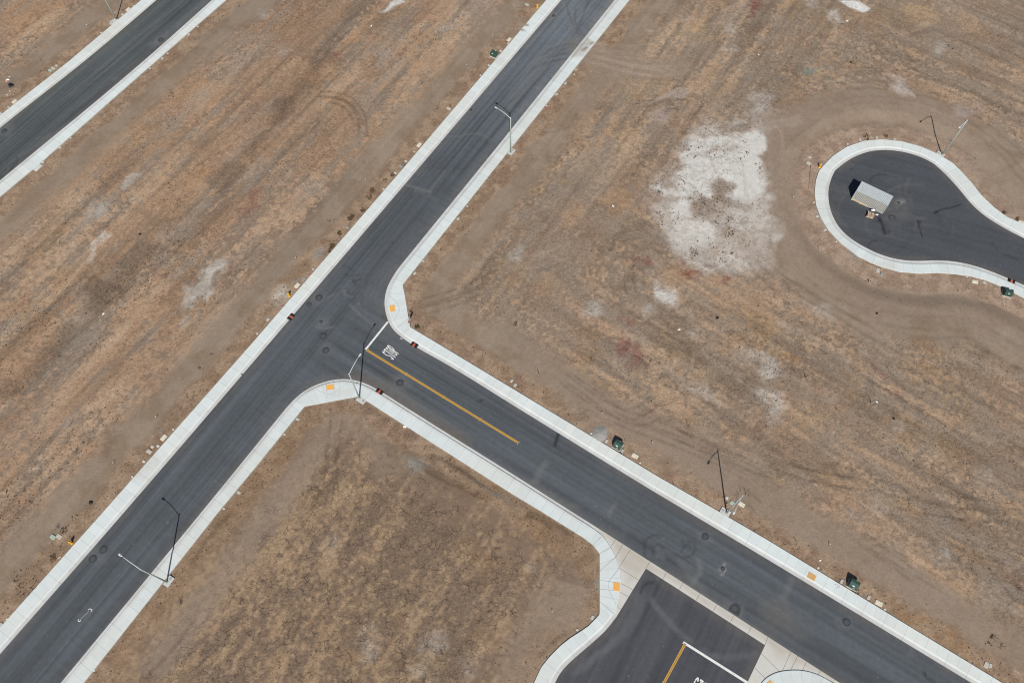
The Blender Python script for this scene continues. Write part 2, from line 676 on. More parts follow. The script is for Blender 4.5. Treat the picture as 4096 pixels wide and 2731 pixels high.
def coarse(P, gx, gy):
    X, Y = np.meshgrid(gx, gy, indexing='ij')
    return sdf(X.ravel(), Y.ravel(), P).reshape(X.shape)


def lookup(D, gx, gy, x, y):
    fx = np.clip((x - gx[0]) / (gx[1] - gx[0]), 0, len(gx) - 1.001)
    fy = np.clip((y - gy[0]) / (gy[1] - gy[0]), 0, len(gy) - 1.001)
    ix, iy = fx.astype(int), fy.astype(int)
    fx, fy = fx - ix, fy - iy
    return (D[ix, iy] * (1 - fx) * (1 - fy) + D[ix + 1, iy] * fx * (1 - fy) + D[ix, iy + 1] * (1 - fx) * fy + D[ix + 1, iy + 1] * fx * fy)


GX, GY = np.arange(-150, 150.1, .5), np.arange(-40, 190.1, .5)
D_A, D_T, D_C = coarse(PAVED_A, GX, GY), coarse(PAVED_T, GX, GY), coarse(PAVED_C, GX, GY)


def ground_height(x, y):
    dA, dT, dC = (lookup(D, GX, GY, x, y) for D in (D_A, D_T, D_C))
    d = np.minimum(np.minimum(dA, dT), dC)
    h = .03 + (fbm(x / 9, y / 9, 3, 5) - .5) * .25 * ss(2, 10, d)
    h = h + .55 * ss(4.2, 7.5, dC) * ss(26, 9, dC)
    # the swale through the west field
    sw = segdist(x, y, G([(1420, -20), (1190, 300), (1000, 560), (800, 840), (520, 1100), (300, 1290), (80, 1520)]))
    h = h - .38 * np.exp(-(sw / 2.2) ** 2) + .16 * np.exp(-((sw - 3.6) / 1.6) ** 2)
    h = h * ss(.1, .8, d) + .0 * (1 - ss(.1, .8, d))
    return np.where(d < -.55, -.5, h), d, dA, dT, dC


def gz(x, y):
    return float(ground_height(np.array([x]), np.array([y]))[0][0])


def build_ground():
    ax, ay = axis(-117, 117, .2, 2600), axis(3, 147, .2, 2600)
    nx, ny = len(ax), len(ay)
    X, Y = np.meshgrid(ax, ay, indexing='ij')
    x, y = X.ravel(), Y.ravel()
    h, d, dA, dT, dC = ground_height(x, y)
    n = len(x)
    # field areas
    west = ss(-2, 2, (x - w['W_OUT'][1][0]) * -MDIR[1] * -1 * -1 + (y - w['W_OUT'][1][1]) * MDIR[0])      # left of the long road
    ts = -(x - w['EN_IN'][-3][0]) * SDIR[1] + (y - w['EN_IN'][-3][1]) * SDIR[0]     # metres north of the side road
    tm = (x - w['EN_OUT'][1][0]) * MDIR[1] - (y - w['EN_OUT'][1][1]) * MDIR[0]      # metres east of the long road
    south = (1 - west) * ss(0, -3, ts)
    right = (1 - west) * (1 - south)
    side_w = right * ss(18, 48, tm + .25 * (60 - ts))
    sm, cm = x * MDIR[0] + y * MDIR[1], -x * MDIR[1] + y * MDIR[0]
    a2 = AS - .06
    s2, c2 = x * math.cos(a2) + y * math.sin(a2), -x * math.sin(a2) + y * math.cos(a2)
    # around the turning circle the scraper went round with the kerb
    def streak(l, t, o, seed):
        return fbm(sm / l, cm / t, o, seed) * (1 - side_w) + fbm(s2 / l, c2 / t, o, seed + 40) * side_w
    big = fbm(x / 17, y / 17, 3, 1)
    st = streak(16, 2.6, 4, 2)
    st2 = streak(30, 1.1, 3, 4)
    mid = fbm(x / 3.2, y / 3.2, 4, 6)
    fine = fbm(x / .55, y / .55, 2, 8)
    tiny = TAB.ravel()[RNG.integers(0, 512 * 512, n)]
    # bare earth
    bare = A(151, 134, 117) + (A(142, 123, 105) - A(151, 134, 117)) * ss(.35, .65, mid)[:, None]
    c = bare * (1 + .22 * (st2 - .5) + .16 * (big - .5))[:, None]
    field = ss(6.5, 10.5, d + 3.5 * (mid - .5) - 5.5 * ss(22, 12, dC))
    # scraper passes ran round the turning circle with the kerb
    ringw = ss(26, 10, dC) * right
    th_c = np.arctan2(y - w['CUL_IN'][:, 1].mean(), x - w['CUL_IN'][:, 0].mean() + 20)
    ring_n = .55 * vn(th_c * 3.2, dC / .55, 33) + .45 * fbm(th_c * 5, dC / 1.7, 2, 35)
    line_n = (.5 * streak(34, .7, 2, 15) + .5 * streak(22, 1.5, 2, 16)) * (1 - ringw) + ring_n * ringw
    c = c * (1 + ((.44 + .12 * west) * (line_n - .5) * (.35 + .65 * field))[:, None])
    for kk, am in ((8.2, .13), (9.9, .13), (12.2, .15), (13.9, .15), (16.4, .12), (18.1, .12), (21.5, .10), (23.2, .10)):
        band = np.exp(-((dC - kk - 1.6 * (big - .5) * 2) / .34) ** 2) * right * ss(.38, .55, vn(th_c * 2.2 + kk, kk + 0 * th_c, 3))
        c = c * (1 - am * band)[:, None]
    # dry grass thatch
    lush = .06 * west - .03 * south - .02 * right
    den = .62 * st + .38 * line_n + .45 * (big - .5) + .35 * (mid - .5) + .55 * (fine - .5) + lush
    straw = ss(.40, .74, den) * field * (.82 * west + .72 * (1 - west))
    tone = ss(.3, .7, fbm(x / 6, y / 6, 3, 12))[:, None]
    sc = A(183, 153, 125) * (1 - tone) + A(195, 166, 138) * tone
    c = c * (1 - straw[:, None]) + sc * straw[:, None]
    # browner, rusty thatch of the west field
    rust = ss(.40, .66, streak(24, 4, 3, 21) + .3 * (mid - .5) + .2 * (fine - .5)) * west * field
    c = c * (1 - .54 * rust[:, None]) + A(160, 127, 99) * .54 * rust[:, None]
    och = ss(.56, .76, fbm(x / 7, y / 7, 4, 31) + .4 * (fine - .5)) * (1 - west) * field
    c = c * (1 - .30 * och[:, None]) + A(160, 130, 94) * .30 * och[:, None]
    pk = ss(.48, .7, streak(14, 5, 3, 53) + .2 * (mid - .5)) * field * (1 - south)
    c = c * (1 - .22 * pk[:, None]) + A(168, 138, 116) * .22 * pk[:, None]
    grey = ss(.56, .74, streak(12, 2.0, 3, 25) + .2 * (fine - .5)) * field
    c = c * (1 - .5 * grey[:, None]) + A(150, 137, 124) * .5 * grey[:, None]
    dk = ss(.55, .76, streak(16, 1.3, 4, 29) + .25 * (fine - .5)) * field
    c = c * (1 - .40 * dk[:, None]) + A(116, 99, 84) * .40 * dk[:, None]
    # greyer, cloddier lot between the two roads
    gx_, gy_ = g1(1250, 2640)
    lowleft = ss(46, 12, np.hypot(x - gx_, y - gy_))
    gold = ss(.46, .80, .40 * line_n + .45 * st + .5 * (fine - .5) + .4 * (mid - .5) + .17 * lowleft)[:, None]
    sw_ = (south * ss(.8, 3., d + 1.6 * (mid - .5)) * .8)[:, None]
    soil = A(131, 110, 92) * (1 + .35 * (mid - .5) + .22 * (st - .5))[:, None]
    c = c * (1 - sw_) + (soil * (1 - .85 * gold) + A(170, 144, 114) * .85 * gold) * sw_
    # verges: loose spoil and dead weeds beside the pavements
    vw = 3.3 + 1.3 * (fbm(x / 4, y / 4, 3, 41) - .5) * 2 + 1.0 * ss(9, 0, dC)
    verge = ss(.55, -.35, (d - vw)) * (d > -1)
    vt = ss(.35, .65, fbm(x / 1.4, y / 1.4, 4, 43))[:, None]
    vc = A(168, 143, 119) * (1 - vt) + A(144, 119, 97) * vt
    pink = (ss(14, 4, dC))[:, None]
    vc = vc * (1 - pink) + (A(178, 154, 134) * (1 - vt) + A(156, 132, 113) * vt) * pink
    soy = (south * ss(.4, .7, big))[:, None]
    vc = vc * (1 - .5 * soy) + A(140, 112, 84) * .5 * soy
    c = c * (1 - .8 * verge[:, None]) + vc * .8 * verge[:, None]
    damp = ss(.55, .05, d) * ss(.35, .6, fbm(x / 1.1, y / 1.1, 2, 47)) * .35
    c = c * (1 - damp[:, None]) + A(150, 142, 132) * damp[:, None]
    crack = .08 + .9 * south * ss(3, 7, d) + .55 * right * ss(.5, .66, fbm(x / 20, y / 20, 2, 61)) * field
    weed = (.25 + .75 * ss(.45, .7, streak(10, 4, 3, 71))) * field * (.8 * west + .45 * right + .3 * south) + .34 * verge * (1 - .7 * pink[:, 0])
    grain = .25 + .62 * field + .45 * verge - .1 * grey * field
    P = Paint(x, y, c)
    put = lambda im, arr, val: arr.__setitem__(im[0], arr[im[0]] * (1 - im[1]) + val * im[1]) if im[1] is not None else None

    # ---- paler salt crusts
    SALT, SALTW, PALE = A(213, 211, 203), A(226, 224, 217), A(184, 172, 161)
    z2 = lambda pts: [(2200 + a / 1.96, 300 + b / 1.96) for a, b in pts]
    z3 = lambda pts: [(2400 + a / 1.387, 1000 + b / 1.387) for a, b in pts]
    halo = P.poly(z2([(1000, 560), (1200, 400), (1560, 330), (1640, 180), (1720, 220), (1690, 420), (1700, 700), (1700, 950), (1800, 1180), (1760, 1500), (1500, 1560), (1200, 1560), (1000, 1420), (880, 1260), (760, 900)]),
                  A(184, 171, 159), .7, 2.2, 2.6, holes=.6)
    put(halo, weed, .7)
    for q in ([(1440, 545), (1500, 475), (1660, 445), (1662, 560), (1645, 680), (1500, 640), (1430, 600)], [(1420, 640), (1640, 640), (1625, 760), (1655, 900), (1660, 985), (1440, 1003), (1425, 880), (1340, 800)],
              [(1075, 485), (1150, 460), (1240, 495), (1400, 490), (1480, 480), (1480, 560), (1300, 590), (1120, 640), (1030, 640)],
              [(1500, 470), (1665, 440), (1660, 560), (1640, 640), (1620, 760), (1655, 900), (1662, 985), (1450, 1000), (1425, 880), (1330, 790), (1260, 640), (1350, 600), (1480, 600)],
              [(1000, 770), (1040, 650), (1240, 620), (1330, 790), (1260, 830), (1250, 945), (1060, 955), (930, 940), (860, 930), (790, 850), (850, 835), (900, 900), (985, 885)],
              [(905, 1260), (1000, 1130), (1200, 1100), (1340, 1150), (1310, 1260), (1230, 1400), (1100, 1395), (970, 1370)],
              [(1040, 960), (1120, 980), (1080, 1100), (950, 1130), (980, 1020)],
              [(1380, 1060), (1680, 1000), (1720, 1150), (1600, 1400), (1420, 1330)],
              [(1380, 1330), (1640, 1350), (1740, 1480), (1640, 1560), (1400, 1500), (1250, 1420)]):
        im = P.poly(z2(q), A(213, 210, 203), (.97 if q[0][1] < 1000 else .8) if q[0][0] != 1380 else .38, .9 if q[0][1] < 1000 else 1.5, 1.6, holes=.24 if q[0][0] != 1380 else .5)
        put(im, grain, .22)
        put(im, weed, .28)
    for q, kq in (([(1610, 170), (1720, 180), (1700, 300), (1680, 430), (1560, 440), (1600, 320)], .55), ([(1150, 440), (1230, 380), (1330, 420), (1420, 360), (1540, 400), (1500, 470), (1200, 480)], .6), ([(930, 1360), (1120, 1390), (1300, 1420), (1500, 1500), (1400, 1580), (1150, 1500), (980, 1450)], .55),
                  ([(1640, 1000), (1720, 980), (1820, 1200), (1800, 1330), (1700, 1330), (1640, 1180)], .35), ([(880, 1000), (960, 960), (1000, 1100), (900, 1240), (840, 1120)], .45), ([(1420, 1000), (1660, 1000), (1700, 1180), (1600, 1330), (1400, 1240)], .35)):
        P.poly(z2(q), A(202, 196, 187), kq, 1.6, 2.4, holes=.55)
    for a_, b_ in (((1500, 640), (1530, 1000)), ((1100, 720), (1240, 840)), ((1380, 700), (1560, 690))):
        P.line(z2([a_, ((a_[0] + b_[0]) / 2 + 6, (a_[1] + b_[1]) / 2), b_]), .5, A(190, 184, 174), .5, .2, .2)
    P.poly(z2([(1390, 430), (1480, 390), (1600, 375), (1570, 430), (1500, 460), (1400, 462)]), A(150, 136, 122), .85, .4, .6)
    P.line(z2([(1560, 420), (1800, 400), (2000, 345)]), 2.2, A(196, 186, 176), .7, .9, .6, streak=.8)
    for q in ([(1265, 830), (1310, 800), (1390, 830), (1350, 880), (1290, 900)], [(1300, 900), (1380, 880), (1430, 960), (1440, 1030), (1330, 1040), (1290, 1010)], [(1140, 960), (1270, 960), (1250, 1080), (1150, 1060)], [(1130, 1320), (1210, 1320), (1270, 1400), (1140, 1400)], [(1470, 520), (1530, 520), (1520, 600), (1470, 590)]):
        im = P.poly(z2(q), A(144, 128, 115), .78 if q[0][0] != 1470 else .2, 1.3, 2.4, holes=.6)
        put(im, weed, 1.)
    for cx, cy, rx, ry, a, cc, k in ((2664, 1173, 42, 22, 14, SALTW, 1), (2359, 1230, 27, 22, 0, SALT, .7), (2592, 1243, 18, 14, 0, SALT, .5), (2065, 1027, 10, 14, 0, SALT, .7),
                                     (3298, 1260, 25, 20, 20, SALT, .8), (3098, 953, 17, 22, 30, SALT, .7), (3338, 60, 16, 18, 20, SALTW, .8), (3366, 83, 9, 8, 0, SALT, .8), (3342, 105, 6, 5, 0, SALT, .7),
                                     (3248, 14, 22, 10, 30, SALT, .6), (3749, 194, 18, 14, 0, SALT, .5), (2923, 200, 9, 9, 0, SALT, .7), (2922, 105, 14, 10, 0, SALT, .35), (2930, 130, 14, 12, 0, SALT, .5), (2760, 75, 14, 10, 0, SALT, .4), (2598, 128, 14, 10, 20, A(196, 176, 156), .6),
                                     (1054, 55, 10, 8, 0, SALT, .5), (1130, 210, 30, 16, -40, PALE, .6), (1785, 110, 24, 10, -25, SALT, .55), (1612, 168, 24, 12, 10, PALE, .6), (1545, 210, 20, 9, -25, PALE, .6),
                                     (1570, 255, 28, 10, -40, PALE, .5), (1855, 395, 9, 6, 0, PALE, .3), (870, 1052, 22, 17, -30, SALT, .7), (833, 1093, 17, 18, -20, SALT, .75), (843, 1184, 18, 11, -30, SALT, .7), (822, 1181, 14, 8, 0, SALT, .8),
                                     (721, 1287, 8, 9, 0, SALT, .6), (320, 800, 16, 14, 0, PALE, .5), (548, 797, 12, 8, 0, PALE, .6), (300, 980, 14, 9, 0, PALE, .5), (560, 970, 14, 9, 0, PALE, .5), (637, 935, 8, 6, 0, SALT, .4),
                                     (260, 1700, 26, 20, 0, PALE, .5), (1120, 990, 10, 8, 0, PALE, .4), (1130, 1180, 34, 22, -20, SALT, .7), (2500, 1520, 22, 16, 0, A(190, 172, 154), .5), (2480, 1475, 24, 30, 30, A(190, 172, 154), .45),
                                     (2790, 1570, 28, 7, 12, SALT, .6), (2850, 1598, 26, 6, 14, SALT, .5), (3596, 1714, 16, 20, 0, SALT, .5), (3920, 1880, 20, 18, 0, PALE, .6), (3322, 1610, 10, 8, 0, SALT, .5), (3500, 2020, 22, 9, -20, PALE, .7),
                                     (2770, 1340, 9, 20, -40, SALT, .5), (3770, 2215, 16, 22, -30, SALT, .55), (3415, 2060, 26, 16, 20, PALE, .6), (4020, 1340, 18, 9, 10, SALT, .4), (1760, 2560, 22, 34, -20, SALT, .5), (1700, 2590, 18, 16, 0, SALT, .35), (1462, 2600, 24, 12, 35, SALT, .45),
                                     (1698, 2700, 18, 22, 0, SALT, .55), (1870, 2670, 30, 22, 0, PALE, .55), (1330, 2180, 22, 30, 30, PALE, .5), (1470, 2540, 12, 8, 0, SALT, .3), (2130, 2260, 14, 12, 0, SALT, .4), (1390, 1990, 20, 40, 30, A(186, 160, 132), .5), (1460, 1850, 26, 24, 0, A(186, 160, 132), .5)):
        P.ell(cx, cy, rx, ry, a, cc, k * .78, 1.5, 2.0, holes=.6)
    P.poly(T((3, 0), [(650, 0), (800, 0), (940, 70), (900, 108), (780, 85), (690, 30)]), SALTW, 1, .4, .8)
    P.poly(T((3, 0), [(1110, 700), (1230, 705), (1290, 830), (1330, 915), (1230, 910), (1140, 830), (1150, 760)]), A(192, 180, 170), .8, .8, 1.2, holes=.3)
    P.poly(T((3, 0), [(1690, 1000), (1830, 1010), (1960, 1010), (1870, 1080), (1800, 1130), (1690, 1090)]), A(172, 156, 150), .6, 1.2, 1.8, holes=.6)
    P.poly(T((1, 0), [(1155, 115), (1250, 20), (1335, 8), (1380, 12), (1300, 60), (1210, 95)]), SALT, .9, .5, 1.)
    P.poly(T((0, 1), [(820, 440), (900, 320), (1010, 315), (960, 385), (880, 440)]), SALT, .42, 1.4, 1.8, holes=.55)
    P.poly(T((0, 1), [(850, 650), (950, 570), (1010, 600), (930, 690)]), SALT, .55, .7, 1.2, holes=.5)
    P.line(T((0, 1), [(1090, 175), (1180, 100), (1270, 20)]), 1.4, SALT, .45, .8, .9, streak=.4)
    P.line(T((0, 1), [(870, 640), (860, 720), (815, 850)]), 1.0, SALT, .5, .6, .7, streak=.4)
    P.line(T((0, 1), [(2020, 830), (1900, 950), (1905, 1040), (1750, 1100), (1700, 1190), (1690, 1290)]), 1.6, SALT, .55, 1.2, 1.6, streak=.7)
    for q in ([(880, 560), (975, 565), (1000, 700), (930, 720), (865, 690)], [(880, 770), (1000, 780), (1012, 880), (960, 900), (890, 850)], [(740, 540), (850, 540), (860, 650), (780, 620)], [(920, 900), (1000, 900), (980, 980), (930, 960)]):
        im = P.poly(z3(q), A(196, 187, 176), .75 if q[0][0] == 880 else .4, 1., 1.6, holes=.45)
        put(im, weed, 1.)
    # ---- red and teal ground plants
    RED = A(128, 80, 74)
    for cx, cy, rx, ry, a, k in ((3022, 40, 20, 42, 10, .75), (2572, 1050, 26, 10, 10, .8), (2728, 1048, 28, 12, 15, .7), (2762, 1090, 44, 16, 25, .95), (2790, 1085, 20, 10, 0, .7), (2888, 1123, 14, 12, 0, .75), (2835, 1045, 14, 8, 0, .5), (2518, 1410, 74, 36, 38, .5), (2490, 1380, 30, 16, 30, .5),
                                 (2508, 1292, 22, 12, 20, .55), (2470, 1270, 24, 10, 10, .4), (3505, 1488, 40, 11, 38, .65), (3510, 1447, 26, 8, 10, .55), (3590, 1706, 14, 7, 0, .7), (3600, 1570, 16, 5, 20, .45), (648, 1105, 8, 9, 0, .5), (975, 860, 26, 18, -30, .5), (1022, 812, 14, 22, 0, .45), (926, 1072, 9, 5, -30, .45),
                                 (1346, 226, 22, 14, -30, .6), (1300, 265, 26, 9, -35, .35), (1712, 62, 14, 10, 0, .4), (1570, 262, 20, 7, -30, .35), (1030, 770, 24, 20, 0, .4), (1265, 525, 12, 8, 0, .3), (3238, 360, 14, 6, 10, .45), (3440, 370, 14, 6, 10, .5), (2185, 440, 12, 9, 0, .5), (1500, 760, 14, 8, 0, .35),
                                 (3120, 2110, 14, 12, 0, .35), (3140, 2160, 20, 9, 30, .4), (3260, 2225, 14, 10, 0, .4), (4070, 2310, 22, 14, 20, .4), (1522, 1700, 12, 7, 0, .4), (1510, 1722, 18, 7, 10, .4), (1845, 1992, 8, 5, 0, .5), (2130, 2608, 10, 8, 0, .4), (1555, 2050, 6, 5, 0, .4), (2670, 1870, 18, 10, 0, .35), (2610, 1640, 20, 26, 0, .3)):
        P.ell(cx, cy, rx, ry, a, RED, min(k * 1.05, .9), .8, 2., holes=.6)
    for cx, cy, rx, ry, a, k in ((3242, 287, 36, 15, -8, .75), (3300, 272, 30, 7, -5, .35), (3345, 320, 22, 8, -10, .35), (3270, 185, 16, 10, 20, .3), (3215, 230, 14, 8, 0, .2)):
        P.ell(cx, cy, rx, ry, a, A(132, 150, 140), k, .8, 1.8, holes=.35)
    # ---- gravel spills
    GR = A(148, 143, 134)
    for q in ((1668, 1868, 46, 34, -20, .75), (1640, 1840, 28, 12, 40, .4), (1281, 1014, 28, 20, -25, .8), (2385, 2340, 9, 26, 0, .85), (3412, 1027, 24, 14, 35, .7), (2395, 1733, 30, 22, -15, .5), (2305, 1694, 10, 6, 0, .6), (2075, 1478, 14, 8, 40, .6), (1402, 1594, 30, 12, 0, .6), (1955, 1955, 60, 8, 32, .55),
              (2020, 2000, 50, 8, 32, .55), (2340, 2388, 10, 8, 0, .5), (643, 1725, 12, 14, 0, .6), (1188, 1120, 14, 8, 0, .6), (252, 2118, 26, 12, 10, .45)):
        im = P.ell(*q[:5], GR, q[5], .6, 1.1, holes=.25)
        put(im, grain, .7)
    for a, b in (((2175, 2665), (2240, 2590)), ((2290, 2556), (2330, 2528))):
        P.line([a, b], .9, GR, .6, .4, .3)
    # ---- darker vegetation of the swale, damp spots
    for pts, wd, k in (([(1340, 190), (1230, 330), (1160, 420), (1060, 520)], 3.2, .55), ([(1150, 380), (1100, 440)], 4., .6), ([(960, 640), (880, 720), (830, 760)], 5., .5), ([(620, 960), (500, 1080), (420, 1160), (330, 1250)], 4.2, .7), ([(440, 1130), (380, 1200)], 5.5, .6),
                       ([(300, 1280), (200, 1400), (130, 1470)], 3.2, .4), ([(760, 820), (640, 930)], 2., .4), ([(1060, 520), (960, 640)], 1.6, .45), ([(60, 1560), (0, 1610)], 3., .4), ([(180, 1480), (20, 1560)], 3.5, .35)):
        im = P.line(pts, wd, A(112, 96, 82), k, 1.4, 1.4)
        put(im, weed, 1.)
    for cx, cy, rx, ry, a, k in ((1620, 92, 18, 12, -30, .5), (1840, 20, 20, 6, 15, .4), (1450, 265, 20, 5, 30, .5), (1500, 300, 14, 5, 20, .55), (1705, 310, 16, 18, 0, .4), (440, 1718, 40, 22, -40, .5), (150, 1780, 30, 26, 0, .45), (110, 1900, 22, 34, -30, .45), (350, 1740, 24, 18, 0, .35),
                                 (420, 1800, 26, 24, -40, .35), (780, 1105, 26, 22, 0, .35), (1055, 2150, 24, 46, 30, .6), (1040, 2290, 20, 30, 20, .5), (590, 2690, 24, 30, 0, .4), (2270, 700, 16, 50, 35, .35), (2320, 565, 26, 10, -35, .4), (2230, 430, 8, 14, 0, .4), (2420, 430, 12, 20, -25, .4), (2700, 210, 22, 8, 0, .3),
                                 (2620, 1000, 60, 10, 8, .45), (2440, 985, 34, 12, -20, .5), (2470, 930, 30, 8, -40, .5), (2560, 890, 34, 26, 0, .4), (2490, 800, 34, 8, -50, .4), (2700, 1290, 70, 40, 20, .35), (2760, 1400, 40, 30, 20, .35), (3140, 1490, 60, 24, 15, .4), (3440, 1640, 50, 14, 5, .4), (3070, 1625, 12, 9, 0, .5),
                                 (3830, 1850, 60, 30, 20, .3), (3900, 320, 14, 40, 20, .35), (3690, 130, 34, 20, -20, .3), (3620, 120, 50, 9, 20, .3), (3650, 160, 50, 20, -35, .3), (3990, 290, 40, 9, 25, .35), (3310, 150, 20, 6, 40, .3), (1470, 1650, 60, 16, 15, .5), (1600, 1740, 50, 14, 30, .5), (1560, 1800, 30, 12, 30, .4),
                                 (1740, 1840, 60, 10, 32, .5), (1860, 1930, 70, 10, 32, .5), (2110, 2060, 60, 12, 25, .5), (2230, 2140, 50, 14, 35, .4), (2000, 2640, 40, 30, 20, .4), (1960, 2600, 26, 20, 0, .35), (1810, 2460, 12, 10, 0, .6), (1824, 2434, 10, 7, 0, .6), (2360, 1290, 40, 16, 0, .25), (3060, 1750, 70, 12, 20, .3)):
        P.ell(cx, cy, rx, ry, a, A(116, 98, 84), k, 1.2, 2.)
    # ---- thick straw and rusty grass
    for cx, cy, rx, ry, a, k, cc in ((3680, 55, 70, 30, 25, .5, A(196, 164, 126)), (3880, 100, 90, 24, 25, .4, A(196, 164, 126)), (2790, 130, 50, 40, -20, .5, A(190, 156, 112)), (2500, 560, 50, 30, 0, .45, A(194, 160, 122)), (2470, 800, 60, 40, -30, .5, A(190, 154, 118)), (2280, 860, 60, 44, -20, .5, A(188, 152, 118)), (2200, 1130, 60, 30, -10, .4, A(188, 152, 116)),
                                    (2260, 720, 30, 20, 0, .4, A(196, 164, 126)), (2080, 900, 30, 20, 0, .4, A(190, 156, 120)), (2720, 1080, 60, 14, 25, .45, A(172, 132, 84)), (2900, 1220, 70, 30, 25, .45, A(184, 146, 112)), (3050, 1330, 60, 24, 30, .4, A(176, 134, 86)), (3030, 1270, 30, 20, 0, .3, A(176, 134, 86)), (3140, 1412, 30, 9, 25, .8, A(172, 126, 72)),
                                    (2760, 1480, 60, 20, 30, .5, A(180, 142, 98)), (2690, 1420, 30, 20, 30, .4, A(180, 142, 98)), (2660, 1545, 30, 12, 30, .4, A(184, 150, 110)), (2820, 1490, 24, 14, 0, .4, A(184, 150, 116)), (3650, 1480, 60, 12, 30, .5, A(190, 152, 112)), (3780, 1500, 40, 16, 10, .4, A(180, 140, 108)), (4000, 1470, 60, 14, 25, .4, A(198, 166, 136)), (3860, 1420, 40, 10, 25, .4, A(196, 164, 130)),
                                    (3340, 1930, 70, 14, 30, .5, A(190, 154, 116)), (3300, 1870, 40, 14, 30, .4, A(180, 140, 100)), (3430, 1960, 40, 20, 20, .4, A(192, 158, 120)), (3630, 1920, 60, 14, 30, .4, A(190, 154, 116)), (3600, 2020, 40, 10, 0, .4, A(190, 154, 116)), (3230, 1835, 24, 12, 30, .4, A(180, 140, 100)), (3880, 1700, 50, 9, 32, .35, A(190, 154, 116)),
                                    (560, 560, 40, 10, -40, .4, A(182, 150, 108)), (640, 700, 40, 8, -38, .4, A(182, 150, 108)), (590, 765, 26, 6, -30, .5, A(186, 154, 108)), (380, 600, 30, 10, -38, .3, A(182, 146, 108)), (200, 960, 90, 9, -38, .45, A(186, 146, 98)), (740, 800, 90, 30, -40, .4, A(186, 148, 110)), (300, 1080, 90, 12, -38, .4, A(184, 142, 96)), (100, 1250, 70, 12, -38, .4, A(184, 146, 104)),
                                    (800, 700, 60, 26, -35, .4, A(178, 136, 94)), (1090, 580, 60, 20, -40, .5, A(182, 130, 84)), (1330, 430, 60, 16, -42, .4, A(190, 152, 116)), (1400, 340, 40, 14, -42, .5, A(196, 160, 124)), (1260, 300, 60, 20, -30, .4, A(176, 132, 96)), (1480, 140, 60, 24, -20, .4, A(178, 134, 98)), (1590, 400, 40, 16, -25, .5, A(194, 158, 122)), (1580, 350, 30, 16, 0, .4, A(188, 152, 116)), (1500, 480, 24, 20, 0, .5, A(190, 156, 118)),
                                    (1180, 530, 30, 10, -40, .4, A(186, 150, 114)), (240, 2290, 60, 14, -40, .4, A(176, 142, 108)), (90, 90, 60, 24, -20, .5, A(186, 146, 108)), (160, 130, 40, 16, -30, .5, A(190, 150, 110)), (60, 190, 40, 16, -20, .4, A(182, 146, 112)), (200, 30, 60, 16, -25, .4, A(176, 136, 100)), (60, 20, 50, 14, -20, .4, A(180, 136, 98)),
                                    (2842, 2000, 22, 20, 0, .6, A(180, 132, 92)), (2590, 1785, 14, 10, 0, .45, A(170, 120, 80)), (3565, 2422, 22, 14, 20, .7, A(160, 116, 70)), (3625, 2455, 26, 18, 30, .7, A(160, 118, 74)), (3664, 2490, 16, 16, 0, .7, A(150, 112, 62)), (3740, 2530, 26, 18, 30, .7, A(162, 120, 76)), (3820, 2580, 36, 16, 32, .75, A(160, 116, 72)),
                                    (3890, 2620, 32, 16, 32, .75, A(156, 112, 68)), (3990, 2620, 26, 22, 30, .5, A(164, 124, 84)), (3110, 2040, 20, 12, 30, .3, A(170, 134, 100)), (2160, 1570, 44, 10, 33, .45, A(172, 132, 92)), (2230, 1620, 30, 12, 30, .45, A(168, 128, 92)), (2025, 1490, 24, 12, 30, .4, A(172, 136, 98)),
                                    (1440, 1950, 60, 30, 40, .3, A(176, 146, 110)), (1180, 2280, 60, 30, -50, .35, A(178, 148, 110)), (1130, 2480, 60, 24, -50, .4, A(180, 148, 112)), (1100, 2660, 50, 30, -50, .4, A(184, 148, 112)), (1380, 2610, 30, 40, 30, .4, A(178, 144, 104)), (1290, 2500, 24, 30, 20, .35, A(178, 140, 104)), (1240, 2440, 26, 40, 30, .3, A(172, 136, 100)), (1590, 2470, 40, 26, 0, .25, A(166, 128, 84)),
                                    (1950, 2260, 60, 50, 0, .25, A(160, 124, 78)), (2230, 2200, 20, 26, 0, .3, A(150, 116, 68)), (2140, 2120, 20, 12, 0, .3, A(150, 116, 68)), (1930, 2500, 26, 40, 20, .35, A(172, 140, 104)), (2000, 2500, 30, 8, 30, .4, A(172, 142, 112)), (1860, 2160, 40, 20, 0, .3, A(160, 126, 80)), (1390, 1965, 30, 18, 0, .4, A(186, 162, 130)), (1380, 2020, 30, 20, 0, .35, A(178, 152, 118))):
        P.ell(cx, cy, rx, ry, a, cc * .8 + A(158, 138, 116) * .2, k, 1.6, 2.6, holes=.6)
    # ---- scraped lanes, ruts and tyre tracks
    SM, LT = A(152, 134, 118), A(172, 155, 140)
    im = P.poly([(2330, 195), (2380, 170), (2440, 210), (2560, 240), (2700, 250), (2720, 300), (2560, 310), (2440, 290), (2350, 250), (2320, 235)], A(168, 150, 134), .75, 1.2, 1.4)
    put(im, grain, .25)
